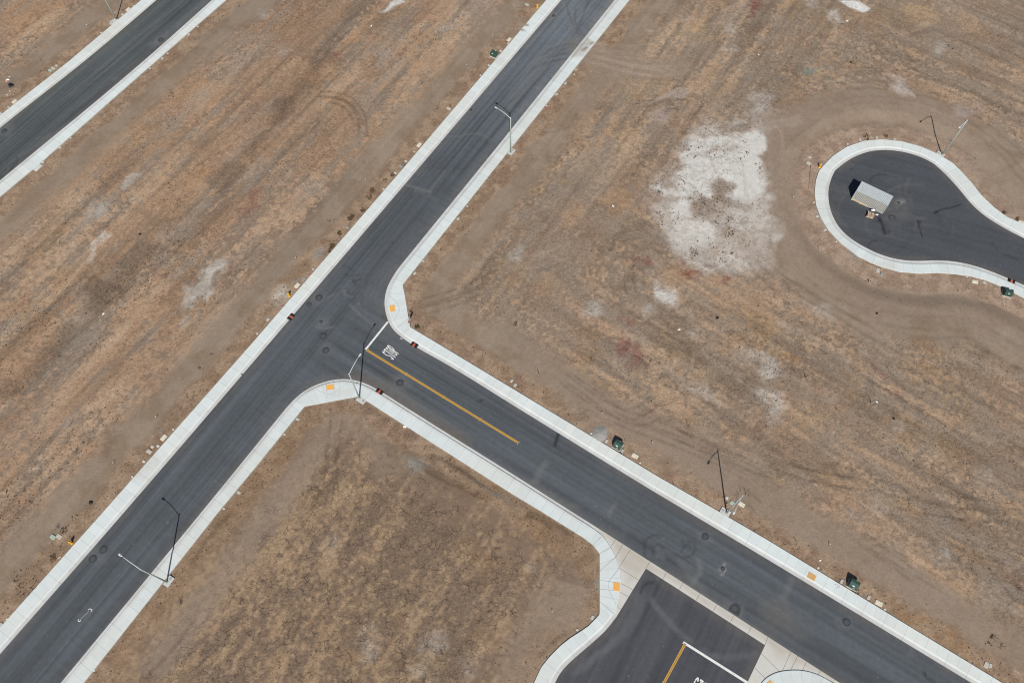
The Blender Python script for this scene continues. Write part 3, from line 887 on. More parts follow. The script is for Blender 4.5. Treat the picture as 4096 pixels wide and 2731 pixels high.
    for pts, wd, k in (([(2330, 200), (2400, 230), (2500, 250), (2620, 270), (2720, 265)], 6., .75), ([(2340, 220), (2420, 300), (2330, 420)], 5., .6), ([(2380, 215), (2480, 235)], 4., .8), ([(3072, 500), (3160, 490), (3300, 455), (3500, 430), (3700, 455), (3860, 560), (3960, 700), (4090, 830)], 6.5, .7),
                       ([(3120, 560), (3140, 700), (3150, 860), (3195, 1010), (3300, 1130), (3450, 1190), (3700, 1220), (3900, 1260), (4090, 1330)], 5.5, .7), ([(2960, 960), (3050, 1080), (3180, 1180), (3300, 1260), (3500, 1350)], 3.5, .5), ([(1340, 1700), (1260, 1800), (1180, 1920), (1080, 2060), (960, 2220), (800, 2440), (640, 2640)], 4.5, .75),
                       ([(2150, 1450), (2240, 1530), (2350, 1610), (2450, 1690), (2600, 1760), (2800, 1850), (3000, 1960), (3200, 2080), (3500, 2250), (3800, 2430), (4050, 2590)], 6., .6), ([(2420, 1640), (2600, 1700), (2800, 1770), (3000, 1870)], 5., .5), ([(2260, 2470), (2200, 2440), (2180, 2380), (2280, 2360)], 5., .6), ([(2060, 2690), (2120, 2560), (2200, 2480), (2300, 2400)], 5., .6),
                       ([(1430, 1700), (1500, 1790), (1560, 1870)], 4., .5), ([(4096, 60), (3990, 20), (3900, 0)], 5., .4), ([(1930, 60), (2048, 110), (2120, 130)], 6., .6)):
        im = P.line(pts, wd, SM, k, 1.4, 1.2, fade=False, streak=.25)
        put(im, grain, .3)
        put(im, weed, .1)
        put(im, crack, .05)

    def pair(pts, gap, wd, mul, k=.8, tread=.5):
        Q, _ = smooth_line(G(pts), 1.2, 2)
        tg = np.gradient(Q, axis=0)
        tg /= np.linalg.norm(tg, axis=1)[:, None]
        nn = np.stack([-tg[:, 1], tg[:, 0]], 1)
        for sgn in (-1, 1):
            P.line(Q + nn * gap / 2 * sgn, wd, None, k, .18, .12, mul=mul, tread=tread, world=True)
    for pts in ([(1250, 385), (1310, 375), (1380, 390), (1430, 430), (1455, 500), (1450, 560)], [(1290, 400), (1360, 400), (1420, 450), (1440, 520)]):
        pair(pts, 1.5, .6, .74, .95, .1)
    for pts in ([(2350, 205), (2480, 240), (2620, 260), (2700, 250)], [(2350, 225), (2500, 270), (2640, 300), (2720, 280)], [(2350, 190), (2420, 190), (2520, 200), (2600, 190)], [(2340, 230), (2430, 260), (2560, 290), (2680, 300)]):
        pair(pts, 1.8, .4, 1.11, .9, .1)
        pair([(a, b + 14) for a, b in pts], 1.8, .3, .92, .8, .1)
    for pts in ([(2200, 1470), (2300, 1550), (2390, 1610), (2480, 1660), (2560, 1655), (2620, 1600), (2660, 1550)], [(2230, 1480), (2330, 1550), (2440, 1630), (2530, 1690), (2610, 1670), (2680, 1610)], [(2680, 1560), (2690, 1540), (2680, 1510)], [(2720, 1560), (2730, 1530), (2715, 1490)],
                [(2400, 1640), (2500, 1690), (2640, 1740), (2800, 1800), (2960, 1880), (3060, 1950)], [(2460, 1650), (2600, 1690), (2760, 1760), (2900, 1830), (3060, 1910)], [(2650, 1720), (2820, 1780), (2990, 1860), (3150, 1910)], [(3080, 1850), (3200, 1890), (3330, 1925), (3560, 1945)], [(3150, 1885), (3300, 1910), (3420, 1935)],
                [(3640, 1960), (3760, 1990), (3900, 2020), (4096, 2040)], [(3520, 2000), (3660, 2020), (3850, 2060), (4096, 2060)], [(3400, 2130), (3520, 2190), (3600, 2240), (3700, 2300), (3820, 2370)], [(3430, 2150), (3560, 2230), (3680, 2320)], [(3900, 2180), (3970, 2260), (4040, 2340), (4096, 2420)], [(2940, 1950), (2990, 1990), (3040, 2030)],
                [(1345, 1620), (1345, 1700), (1335, 1780), (1310, 1900), (1285, 2000), (1240, 2100)], [(1300, 1620), (1300, 1700)], [(1290, 1800), (1280, 1900), (1250, 1990), (1210, 2080)], [(1330, 1800), (1325, 1900), (1305, 2010)], [(1240, 1950), (1220, 2020), (1200, 2060)], [(1190, 2400), (1170, 2500), (1140, 2560)],
                [(1640, 1230), (1720, 1205), (1820, 1180), (1920, 1130), (2040, 1080)], [(1650, 1250), (1760, 1225), (1880, 1180), (2000, 1120)], [(2512, 1000), (2515, 1080), (2520, 1160), (2530, 1190)], [(2550, 1060), (2552, 1140)], [(2700, 700), (2760, 760), (2800, 810)], [(2640, 660), (2720, 690), (2770, 740)], [(2420, 980), (2480, 950), (2560, 930)]):
        pair(pts, 1.75, .45, .74, .8, .55)
    for pts, mul in (([(2120, 540), (2270, 520), (2300, 470), (2320, 430)], .9), ([(2080, 1030), (2180, 1010), (2290, 970)], 1.12), ([(2070, 1080), (2150, 1085), (2230, 1060)], .9), ([(3080, 490), (3140, 560), (3110, 640)], 1.1), ([(3400, 1480), (3620, 1600), (3720, 1680)], .88), ([(3330, 1780), (3440, 1830)], 1.14), ([(3380, 1790), (3480, 1850)], .88),
                     ([(2980, 1000), (3100, 1130), (3300, 1250), (3500, 1370), (3700, 1480)], .86), ([(3000, 990), (3130, 1110), (3330, 1230), (3560, 1360)], .88), ([(2960, 1020), (3080, 1160), (3230, 1270)], .88), ([(3060, 1080), (3190, 1200), (3400, 1310)], 1.1), ([(3100, 1180), (3260, 1290), (3500, 1400), (3800, 1560)], .9),
                     ([(1660, 1860), (1740, 1900), (1830, 1950), (1960, 2010)], .75), ([(1640, 1830), (1760, 1890), (1900, 1970)], .8), ([(1700, 1800), (1820, 1870), (1960, 1960)], .8), ([(1800, 1850), (1900, 1920), (2040, 2010)], .82), ([(2090, 2060), (2160, 2080), (2220, 2120)], .75), ([(2100, 2040), (2200, 2080), (2290, 2150)], .8), ([(3650, 110), (3720, 90)], 1.2), ([(3640, 130), (3730, 95)], 1.15), ([(2200, 2300), (2370, 2350)], .85), ([(2240, 2290), (2370, 2330)], .85), ([(2150, 2640), (2200, 2580), (2280, 2520)], .85), ([(800, 2450), (700, 2590), (560, 2731)], .85), ([(900, 2060), (820, 2170), (760, 2260)], .82), ([(930, 2040), (840, 2160)], .85)):
        P.line(pts, .6, None, .95, .25, .2, mul=1 + (mul - 1) * 1.5)
    # thrown-up spoil with a sharp edge north of the salt pan
    im = P.poly(T((2, 0), [(1410, 860), (1520, 805), (1620, 830), (1600, 900), (1550, 930), (1470, 890), (1280, 970), (1260, 965)]), A(168, 152, 140), .9, .3, .5)
    put(im, grain, .35)
    im = P.poly(T((2, 0), [(1260, 1070), (1400, 1000), (1470, 1090), (1400, 1150), (1300, 1110)]), A(170, 152, 140), .8, .8, 1.2)
    P.line(T((2, 0), [(1500, 900), (1560, 930), (1600, 905)]), .5, A(112, 96, 84), .8, .3, .2)
    P.line(T((2, 0), [(1250, 985), (1400, 930), (1520, 960)]), 1.2, A(128, 110, 94), .7, .5, .5)
    P.line(T((2, 0), [(1750, 940), (1720, 1010), (1660, 1080)]), .5, A(112, 96, 84), .7, .3, .3)
    h = h + .10 * (streak(4, .7, 2, 81) - .5) * field + .05 * (mid - .5) * field * 2 + (.09 * (fbm(x / .8, y / .8, 2, 83) - .5) * verge + .05 * (fine - .5) * field) * ss(.1, .6, d)
    ck = P.ell(2348, 1655, 32, 26, 0, A(134, 116, 98), .5, .8, 1.)
    if ck[1] is not None:
        h[ck[0]] += ck[1] * .35 * (fbm(x[ck[0]] / .5, y[ck[0]] / .5, 2, 5) - .45)
    ck = P.ell(2432, 1712, 22, 12, 35, A(160, 138, 118), .5, .4, .8)
    if ck[1] is not None:
        h[ck[0]] += ck[1] * .6 * (fbm(x[ck[0]] / .5, y[ck[0]] / .5, 2, 6) - .4)
    # per-clod variation
    c *= (1 + (.30 * (fine - .5) + .16 * (tiny - .5)) * (.35 + .65 * np.clip(grain, 0, 1)))[:, None]
    c *= (1 + .10 * (fbm(x / 1.2, y / 1.2, 3, 91) - .5))[:, None]
    idx = np.arange(nx * ny).reshape(nx, ny)
    q = np.stack([idx[:-1, :-1], idx[1:, :-1], idx[1:, 1:], idx[:-1, 1:]], -1).reshape(-1, 4)
    wear = np.clip(np.stack([crack, weed, grain], 1), 0, 1)
    o = mesh_np('ground', np.stack([x, y, h], 1), q, ground_material(), (('tone', np.clip(c, 0, .85)), ('wear', wear)))
    tag(o, kind='structure')
    # dead weed tufts rooted in the ground, far too many to count
    core = (x > -112) & (x < 112) & (y > 4) & (y < 146) & (d > .15)
    pr = np.where(core, weed ** 2 * (.25 + verge * .5 + .05 * np.isin(np.arange(n), halo[0])), 0)
    pr /= pr.sum()
    pick = RNG.choice(n, 9000, p=pr)
    px = x[pick] + RNG.uniform(-.1, .1, 9000)
    py = y[pick] + RNG.uniform(-.1, .1, 9000)
    pz = h[pick]
    # green-brown weeds along the kerb of the long road
    ex = []
    for cx, cy, rr, nn in ((1490, 762, 10, 40), (1476, 790, 12, 60), (1410, 866, 8, 45), (1398, 875, 8, 40), (1450, 840, 10, 30), (1358, 935, 9, 60), (1330, 985, 11, 80), (1318, 1003, 8, 40), (1225, 1135, 8, 20), (1540, 725, 12, 20), (1570, 700, 8, 30), (1800, 430, 10, 25), (3465, 548, 14, 40), (3542, 545, 9, 25), (4015, 851, 7, 30), (4069, 880, 9, 40), (4080, 905, 7, 20),
                           (2745, 590, 24, 13), (2768, 612, 27, 14), (2800, 600, 15, 7), (2850, 610, 21, 10), (2905, 612, 13, 7), (2975, 565, 15, 10), (2735, 700, 33, 16), (2720, 735, 18, 10), (2640, 740, 18, 9), (2650, 770, 18, 7), (2795, 800, 39, 22), (2830, 840, 39, 19), (2860, 800, 15, 9), (2690, 850, 30, 11), (2710, 880, 21, 10), (2885, 880, 30, 14), (2920, 880, 12, 6), (2640, 905, 18, 10), (2912, 930, 24, 16), (2925, 945, 24, 14), (2980, 975, 18, 7), (2780, 1010, 24, 14), (2840, 985, 15, 7), (2880, 1030, 30, 14), (2925, 1015, 7, 7), (2760, 1020, 21, 7), (2990, 620, 12, 6), (2960, 645, 10, 5), (3030, 690, 15, 6), (3025, 660, 12, 5), (1669, 1307, 9, 40), (2480, 1802, 14, 40), (2463, 1795, 10, 30), (3345, 2340, 14, 40), (3420, 2365, 16, 40), (255, 2120, 16, 22), (215, 2225, 12, 14), (205, 2235, 16, 12), (100, 2330, 60, 40), (3955, 2560, 26, 10), (300, 2070, 14, 8), (2065, 1295, 10, 10)):
        for _ in range(nn):
            t, r = random.uniform(0, 6.28), rr * math.sqrt(random.random())
            ex.append(g1(cx + r * math.cos(t), cy + r * math.sin(t)))
    ex = np.array(ex)
    px, py = np.r_[px, ex[:, 0]], np.r_[py, ex[:, 1]]
    pz = np.r_[pz, ground_height(ex[:, 0], ex[:, 1])[0]]
    nt = len(px)
    big_ = np.r_[np.zeros(9000), np.ones(len(ex))]
    nb = 7
    size = RNG.uniform(.05, .15, nt) * (1 + .5 * big_) * (1 + .5 * (RNG.random(nt) > .9))
    th = RNG.uniform(0, 2 * math.pi, (nt, nb))
    ln = size[:, None] * RNG.uniform(.5, 1.1, (nt, nb))
    up = size[:, None] * RNG.uniform(.15, .9, (nt, nb))
    wd = .022 + .16 * size[:, None] * RNG.uniform(.5, 1., (nt, nb))
    bx, by = np.cos(th), np.sin(th)
    base = np.stack([np.broadcast_to(px[:, None], th.shape), np.broadcast_to(py[:, None], th.shape), np.broadcast_to(pz[:, None], th.shape) - .01], -1)
    side = np.stack([-by * wd, bx * wd, np.zeros_like(bx)], -1)
    midp = base + np.stack([bx * ln * .5, by * ln * .5, up * .8], -1)
    tip = base + np.stack([bx * ln, by * ln, up], -1)
    co = np.stack([base - side * .4, midp - side, tip, midp + side], 2).reshape(-1, 3)
    q = np.arange(len(co)).reshape(-1, 4)
    pal = np.array([A(92, 76, 60), A(104, 84, 62), A(80, 72, 56), A(118, 92, 66), A(74, 62, 52), A(112, 78, 62)])
    tc = pal[RNG.integers(0, len(pal), nt)] * RNG.uniform(.8, 1.5, nt)[:, None] * (1 - .25 * big_[:, None]) + A(96, 92, 58) * .25 * big_[:, None]
    tc = np.repeat(tc, nb * 4, 0)
    k = N('dead_weed', .95)
    k.col(k.attr('tone').outputs['Color'])
    o = mesh_np('dry_weeds', co, q, k.m, (('tone', tc),), smooth=False)
    tag(o, 'dead brown weed tufts scattered over the bare lots and verges', 'weeds', kind='stuff')


# ------------------------------------------------------------------ asphalt
ASPH = asphalt_material()


def road_sheet(name, poly, base, dirs, paint=None, step=.25, z=0.):
    lo, hi = poly.min(0) - 1, poly.max(0) + 1
    lo, hi = np.maximum(lo, (-150, -45)), np.minimum(hi, (150, 195))
    gx, gy = np.arange(lo[0], hi[0], step), np.arange(lo[1], hi[1], step)
    X, Y = np.meshgrid(gx, gy, indexing='ij')
    x, y = X.ravel(), Y.ravel()
    D = sdf(x, y, poly)
    idx = np.arange(len(x)).reshape(X.shape)
    q = np.stack([idx[:-1, :-1], idx[1:, :-1], idx[1:, 1:], idx[:-1, 1:]], -1).reshape(-1, 4)
    q = q[D[q].min(1) < .12]
    use = np.unique(q)
    remap = np.zeros(len(x), int)
    remap[use] = np.arange(len(use))
    x, y, D, q = x[use], y[use], D[use], remap[q]
    c = np.broadcast_to(base, (len(x), 3)).copy()
    t = 0
    for dx, wt in dirs:
        s, t_ = x * dx[0] + y * dx[1], -x * dx[1] + y * dx[0]
        wgt = wt(x, y) if callable(wt) else wt
        t = t + wgt * (.34 * (fbm(s / 34, t_ / .55, 3, 3) - .5) + .26 * (fbm(s / 60, t_ / 2.4, 2, 14) - .5) + .25 * (vn(s / 26, t_ / .3, 23) - .5))
    c *= (1 + 1.5 * t + .18 * (fbm(x / 5, y / 5, 3, 9) - .5))[:, None]
    # dust against the gutters
    e = ss(1.7, .0, -D) * (.25 + .75 * ss(.3, .65, fbm(x / 3.5, y / 3.5, 3, 33)))
    c = c * (1 - .30 * e[:, None]) + A(122, 112, 102) * .30 * e[:, None]
    if paint:
        paint(Paint(x, y, c), x, y, c)
    o = mesh_np(name, np.stack([x, y, np.full(len(x), z)], 1), q, ASPH, (('tone', np.clip(c, 0, .6)),))
    tag(o, kind='structure')
    return o


def paint_street(P, x, y, c):
    # asphalt tone grows lighter towards the north-east end
    s = x * MDIR[0] + y * MDIR[1]
    s0, s1 = [float(np.dot(g1(*q), MDIR)) for q in ((1500, 900), (2330, 0))]
    f = ss(s0, s1, s)
    c *= (1 + .55 * f)[:, None]
    DU, DK, LG = A(118, 106, 92), A(52, 52, 54), A(118, 119, 118)
    P.line([(1430, 1528), (1500, 1562), (1600, 1622), (1700, 1690), (1830, 1770)], 3.4, DU, .5, 1.6, .6, fade=False)
    P.poly([(1480, 1545), (1600, 1560), (1690, 1640), (1640, 1650)], DU, .35, 2., 1.5)
    P.poly(T((1, 1), [(1378, 130), (1590, 200), (1735, 0), (1470, 0)]), None, 1, .25, .1, mul=1.1)
    P.line(T((1, 1), [(1378, 128), (1480, 155), (1600, 195)]), .5, LG, .55, .25, .15, fade=False)
    P.line(T((1, 1), [(1450, 165), (1560, 205)]), 1.2, LG, .3, .6, .4)
    P.line(T((1, 1), [(1590, 195), (1740, 0)]), .2, LG, .4, .2, .05, fade=False)
    P.ell(*T((1, 1), [(1620, 250)])[0], 24, 9, 30, LG, .3, .8, .8)
    P.line(T((1, 0), [(1650, 1205), (1800, 1275), (2000, 1210), (2150, 1290), (2240, 1310)]), .3, LG, .4, .25, .3)
    P.poly(T((1, 0), [(1800, 1560), (2020, 1230), (2240, 1310), (2060, 1568)]), None, 1, .3, .2, mul=.86)
    for q in ([(545, 400), (430, 440), (250, 520), (120, 620)], [(540, 460), (400, 480), (230, 560), (100, 680)], [(520, 520), (380, 530), (180, 600)], [(545, 300), (600, 200), (640, 60), (700, -60)], [(600, 330), (560, 260), (500, 150), (470, 0)], [(660, 330), (590, 270), (540, 170), (560, 40)], [(600, 400), (500, 380), (350, 420), (200, 520)], [(300, 560), (100, 780), (-60, 960)], [(350, 560), (130, 800), (-60, 1030)]):
        P.line(T((2, 0), q), .45, LG, .5, .35, .2)
        P.line(T((2, 0), [(a + 30, b + 22) for a, b in q]), .3, DK, .3, .25, .2)
    P.ell(*T((2, 0), [(560, 420)])[0], 28, 24, 0, A(128, 116, 104), .4, 1.6, 1.5)
    # swept turns through the junction
    for off, k in ((0, .35), (26, .3), (52, .35), (84, .25), (112, .3), (150, .2)):
        P.line([(1060 - off * .4, 1900 - off), (1190 - off * .3, 1690 - off), (1330, 1590 - off * .55), (1450 + off * .2, 1560 - off * .3), (1600 + off * .3, 1650 - off * .3), (1800, 1790 - off * .55)], .7, A(104, 106, 109), k, .5, .3)
    for off, k in ((14, .35), (36, .3), (58, .3), (90, .2)):
        P.line([(1760 - off * .8, 850 - off * .3), (1590 - off, 1040), (1520 - off, 1160), (1520 - off, 1250), (1560 - off * .9, 1330), (1680 - off * .6, 1430 + off * .4)], .6, A(106, 107, 108), k, .45, .3)
    for q in (T((1, 1), [(800, 870), (850, 895), (905, 918)]), T((1, 1), [(800, 950), (870, 965), (940, 955)]), T((1, 1), [(885, 990), (915, 1048)]), T((1, 1), [(890, 1020), (960, 995)]), T((1, 1), [(835, 1100), (845, 1125), (860, 1140)]), T((1, 1), [(1243, 650), (1258, 665)])):
        P.line(q, .22, DK, .42, .2, .05, fade=False)
    for q in (T((1, 1), [(790, 1120), (850, 1150), (900, 1170)]), T((1, 1), [(640, 1170), (720, 1130)]), T((1, 1), [(930, 1210), (960, 1235)]), T((1, 1), [(780, 1100), (835, 1103)]), T((1, 1), [(570, 1415), (600, 1385)]), T((1, 1), [(600, 1390), (632, 1408)]), T((1, 1), [(840, 1215), (960, 1320), (1080, 1430)]), T((1, 1), [(530, 1420), (610, 1450), (740, 1430)])):
        P.line(q, .22, A(135, 134, 130), .38, .2, .1)
    P.line(T((2, 2), [(428, 838), (405, 890), (385, 950)]), .5, A(44, 44, 46), .85, .25, .4, fade=False)
    P.ell(*T((1, 2), [(2058, 545)])[0], 7, 8, 0, A(44, 44, 46), .8, .3, .8)
    P.poly(T((2, 2), [(165, 1300), (290, 1080), (340, 1120), (240, 1310)]), LG, .45, .4, .5)
    P.poly(T((2, 2), [(230, 1340), (420, 1420), (650, 1540), (620, 1568), (520, 1540), (300, 1400)]), LG, .3, .5, .6)
    P.line(T((2, 2), [(870, 1568), (910, 1520), (950, 1500)]), .4, LG, .35, .5, .8)
    P.line(T((2, 3), [(860, 40), (900, -40), (940, -60)]), .5, LG, .35, .6, .8)
    P.ell(*T((2, 3), [(1040, 170)])[0], 14, 6, 40, LG, .3, .6, .8)
    for q in ([(1210, 330), (1230, 240), (1300, 205), (1380, 215), (1430, 260)], [(1300, 390), (1300, 310), (1330, 290), (1380, 295), (1390, 330)], [(1560, 350), (1565, 310), (1610, 295), (1650, 310), (1640, 330)], [(1570, 250), (1560, 290), (1600, 300)], [(1500, 380), (1560, 420), (1640, 410), (1690, 350), (1680, 280), (1620, 260)], [(1220, 340), (1210, 430), (1280, 450)]):
        P.line(T((2, 3), q), .26, DK, .38, .2, .1, fade=False)
    for q in ([(1350, 420), (1330, 340), (1340, 310)], [(1390, 430), (1370, 360)], [(1420, 270), (1390, 230)], [(1700, 380), (1740, 500), (1690, 620), (1640, 680)], [(1720, 400), (1720, 560), (1660, 660)], [(1500, 400), (1600, 560), (1700, 700)], [(1560, 420), (1640, 560), (1780, 740)]):
        P.line(T((2, 3), q), .5, LG, .35, .4, .3)
    P.ell(*T((3, 3), [(100, 950)])[0], 70, 40, 35, A(112, 108, 102), .5, 2., 1.6)
    P.ell(*T((3, 3), [(220, 1060)])[0], 60, 24, 30, A(108, 106, 102), .35, 2., 1.6)
    P.line(T((3, 3), [(232, 570), (180, 700), (120, 830)]), .9, LG, .4, .4, .2)
    P.line(T((3, 3), [(1340, 1230), (1290, 1340)]), .6, LG, .25, .4, .2)
    P.line(T((3, 3), [(1435, 1470), (1445, 1500)]), .3, DK, .7, .2, .1, fade=False)
    P.line(T((3, 3), [(1450, 1510), (1490, 1535), (1530, 1568)]), .3, DK, .6, .2, .3, fade=False)
    for cx, cy, r in ((1275.8, 1190.4, 30), (1284.5, 1287, 26), (1600, 1530, 34), (2890, 2274, 26), (2821, 2145, 26), (2938, 2430, 40), (3386, 2487, 24), (1303, 1401, 30), (392, 2215, 40), (2214, 64, 20)):
        P.ell(cx, cy, r, r * .8, 0, LG, .35, .9, 1.)
    for cx, cy in ((2878, 2275), (2900, 2284), (2886, 2295), (2893, 2258), (2904, 2278)):
        P.ell(cx, cy, 6, 4, 30, A(170, 168, 164), .6, .2, .6)
    P.line(T((3, 0), [(0, 0), (1, 1)]), .1, LG, .0)


def paint_cul(P, x, y, c):
    DK, LG = A(40, 40, 44), A(112, 110, 108)
    P.line(T((3, 1), [(1020, 425), (1045, 460), (1050, 520), (1058, 570)]), .6, DK, .8, .25, .6, fade=False)
    P.ell(*T((3, 1), [(1030, 440)])[0], 10, 6, 0, DK, .8, .25, .7)
    P.ell(*T((3, 1), [(1090, 535)])[0], 9, 10, 0, DK, .5, .3, 1.2, holes=.6)
    P.line(T((3, 1), [(1375, 462), (1388, 540), (1416, 612)]), .22, DK, .75, .12, .12, fade=False)
    P.ell(*T((3, 1), [(1380, 466)])[0], 11, 4, 10, DK, .8, .2, .5)
    P.line(T((3, 1), [(1530, 385), (1610, 348), (1690, 338), (1768, 308)]), .3, DK, .75, .15, .2, fade=False)
    P.ell(*T((3, 1), [(1540, 382)])[0], 10, 5, -10, DK, .8, .2, .3)
    P.line(T((3, 1), [(1080, 400), (1240, 360)]), .4, DK, .5, .3, .5)
    P.ell(*T((3, 1), [(1170, 360)])[0], 34, 44, 20, LG, .45, 1.6, 1.6)
    P.ell(*T((3, 1), [(1210, 280)])[0], 22, 10, -20, A(150, 147, 140), .6, .4, 1., holes=.5)
    P.ell(*T((3, 1), [(640, 200)])[0], 30, 30, 0, LG, .3, 1.6, 1.5, holes=.4)
    rnd = random.Random(4)
    for _ in range(26):
        ox, oy = T((3, 1), [(rnd.uniform(850, 1500), rnd.uniform(150, 560))])[0]
        r, a0, sp = rnd.uniform(40, 150), rnd.uniform(0, 360), rnd.uniform(35, 110)
        t = np.radians(np.linspace(a0, a0 + sp, 12))
        P.line(np.stack([ox + r * np.cos(t), oy + r * .8 * np.sin(t)], 1), rnd.choice((.3, .35, .5)), LG if rnd.random() < .6 else A(58, 58, 62), rnd.uniform(.12, .28), .3, .3)
    for q in ([(940, 100), (950, 50), (1020, 35), (1080, 40)], [(920, 680), (940, 650), (1000, 640)], [(2050, 660), (2110, 730)], [(2170, 770), (2300, 820)]):
        P.line(T((3, 1), q), .3, A(50, 50, 53), .5, .2, .1, fade=False)


def paint_entrance(P, x, y, c):
    LG = A(108, 109, 112)
    for off in (0, 22, 48, 75):
        P.line(T((2, 3), [(1160 + off, 640), (1150 + off, 760), (1120 + off, 900), (1020 + off, 1090), (860 + off, 1230), (620 + off, 1400), (500 + off, 1540)]), .5, LG, .4, .35, .3, streak=.5)
    P.line(T((2, 3), [(1240, 740), (1360, 900), (1500, 1060), (1620, 1170), (1720, 1230)]), .6, LG, .5, .4, .2)
    P.line(T((2, 3), [(1260, 790), (1380, 960), (1540, 1120)]), .4, LG, .35, .3, .2)
    P.line(T((2, 3), [(1700, 1230), (1820, 1330), (2040, 1330), (2300, 1300)]), .6, LG, .4, .5, .3)
    P.line(T((2, 3), [(1180, 740), (1190, 690), (1230, 650), (1300, 645)]), .3, A(45, 45, 48), .6, .2, .1, fade=False)
    P.line(T((2, 3), [(1260, 520), (1340, 660), (1330, 730)]), .3, A(45, 45, 48), .3, .2, .1)
    P.ell(*T((2, 3), [(1870, 1320)])[0], 12, 8, 0, LG, .4, .4, .6)


def wside(x, y):
    ts = -(x - w['EN_IN'][-3][0]) * SDIR[1] + (y - w['EN_IN'][-3][1]) * SDIR[0]
    t2 = (x - w['EN_IN'][8][0]) * MDIR[1] - (y - w['EN_IN'][8][1]) * MDIR[0]
    return ss(-8, 6, t2)


def build_roads():
    st = road_sheet('road', ROAD_A, A(87, 92, 97), ((MDIR, lambda x, y: 1 - wside(x, y)), (SDIR, wside)), paint_street)
    road_sheet('road', ROAD_E, A(80, 82, 87), ((np.array([math.cos(1.05), math.sin(1.05)]), .7),), paint_entrance)
    road_sheet('road', ROAD_T, A(84, 89, 91), ((TDIR, 1.1),), paint_tl)
    road_sheet('road', ROAD_C, A(79, 82, 87), ((np.array([1., -.35]) / 1.06, .5),), paint_cul)
    return st


def paint_tl(P, x, y, c):
    LG = A(118, 119, 118)
    s = x * TDIR[0] + y * TDIR[1]
    for q in ([(1330, 410), (1420, 380), (1540, 280), (1560, 300), (1450, 400), (1420, 440)], [(1640, 215), (1670, 210), (1640, 260)], [(1010, 720), (1060, 705), (1085, 720), (1070, 745)]):
        P.poly(T((0, 0), q), LG, .35, .5, .4)
    for q in ([(1600, 60), (1000, 560), (500, 980)], [(1500, 200), (1100, 540), (850, 740), (560, 960)], [(1300, 520), (1000, 760), (700, 1000)], [(1900, 0), (1600, 240)], [(900, 900), (640, 1110), (300, 1390)], [(500, 1200), (100, 1500)]):
        P.line(T((0, 0), q), .5, LG, .3, .4, .2)
    P.line(T((0, 0), [(1700, 240), (1300, 560), (900, 890), (500, 1230)]), 1.6, A(70, 66, 68), .35, 1., .6)
    P.line(T((0, 0), [(150, 1440), (180, 1470), (110, 1530), (90, 1568)]), .2, A(50, 50, 52), .6, .2, .2, fade=False)
    P.line(T((0, 0), [(1440, 0), (835, 520), (200, 1015)]), 1.6, A(92, 96, 84), .4, 1., .3, fade=False)
    for a, b, r in ((643.8, 160, 30), (25, 520, 30)):
        P.ell(a, b, r, r * .7, 0, LG, .35, .9, 1.)


# ------------------------------------------------------------------ kerbs and pavements
CONC = concrete_material()
CONC_PLAIN = concrete_material('concrete_apron', False)
ROLLED = [(0., .012), (.2, .010), (.45, .014), (.53, .028), (.74, .118), (.845, .138)]
UPRIGHT = [(0., .012), (.2, .010), (.46, .014), (.475, .150), (.52, .160), (.845, .165)]
NOGUT = [(0., .012), (.012, .135), (.04, .146), (.16, .15)]
WALK, GUT = A(219, 226, 224), A(209, 210, 207)


def paint_concrete(P, c):
    MUD = A(166, 146, 128)
    P.poly(T((2, 0), [(690, 350), (760, 395), (660, 520), (560, 540), (600, 440)]), MUD, .5, .5, .8, holes=.3)
    for q in ([(740, 400), (725, 415)], [(690, 450), (650, 470)], [(130, 235), (150, 240)], [(95, 280), (110, 285)]):
        P.line(T((2, 0), q), .5, A(120, 100, 84), .8, .25, .5, fade=False)
    for cx, cy, rx, ry, k in ((560, 1850, 60, 60, .25), (1340, 1570, 24, 8, .25), (1380, 1560, 20, 9, .3), (1960, 640, 8, 8, .2), (3540, 1075, 60, 12, .3), (3380, 1000, 30, 12, .2), (1640, 1250, 12, 30, .25), (2000, 230, 40, 40, .18), (230, 330, 50, 40, .22), (440, 130, 60, 40, .15)):
        P.ell(cx, cy, rx, ry, 0, A(190, 172, 150), k, 1., 1.5, holes=.4)


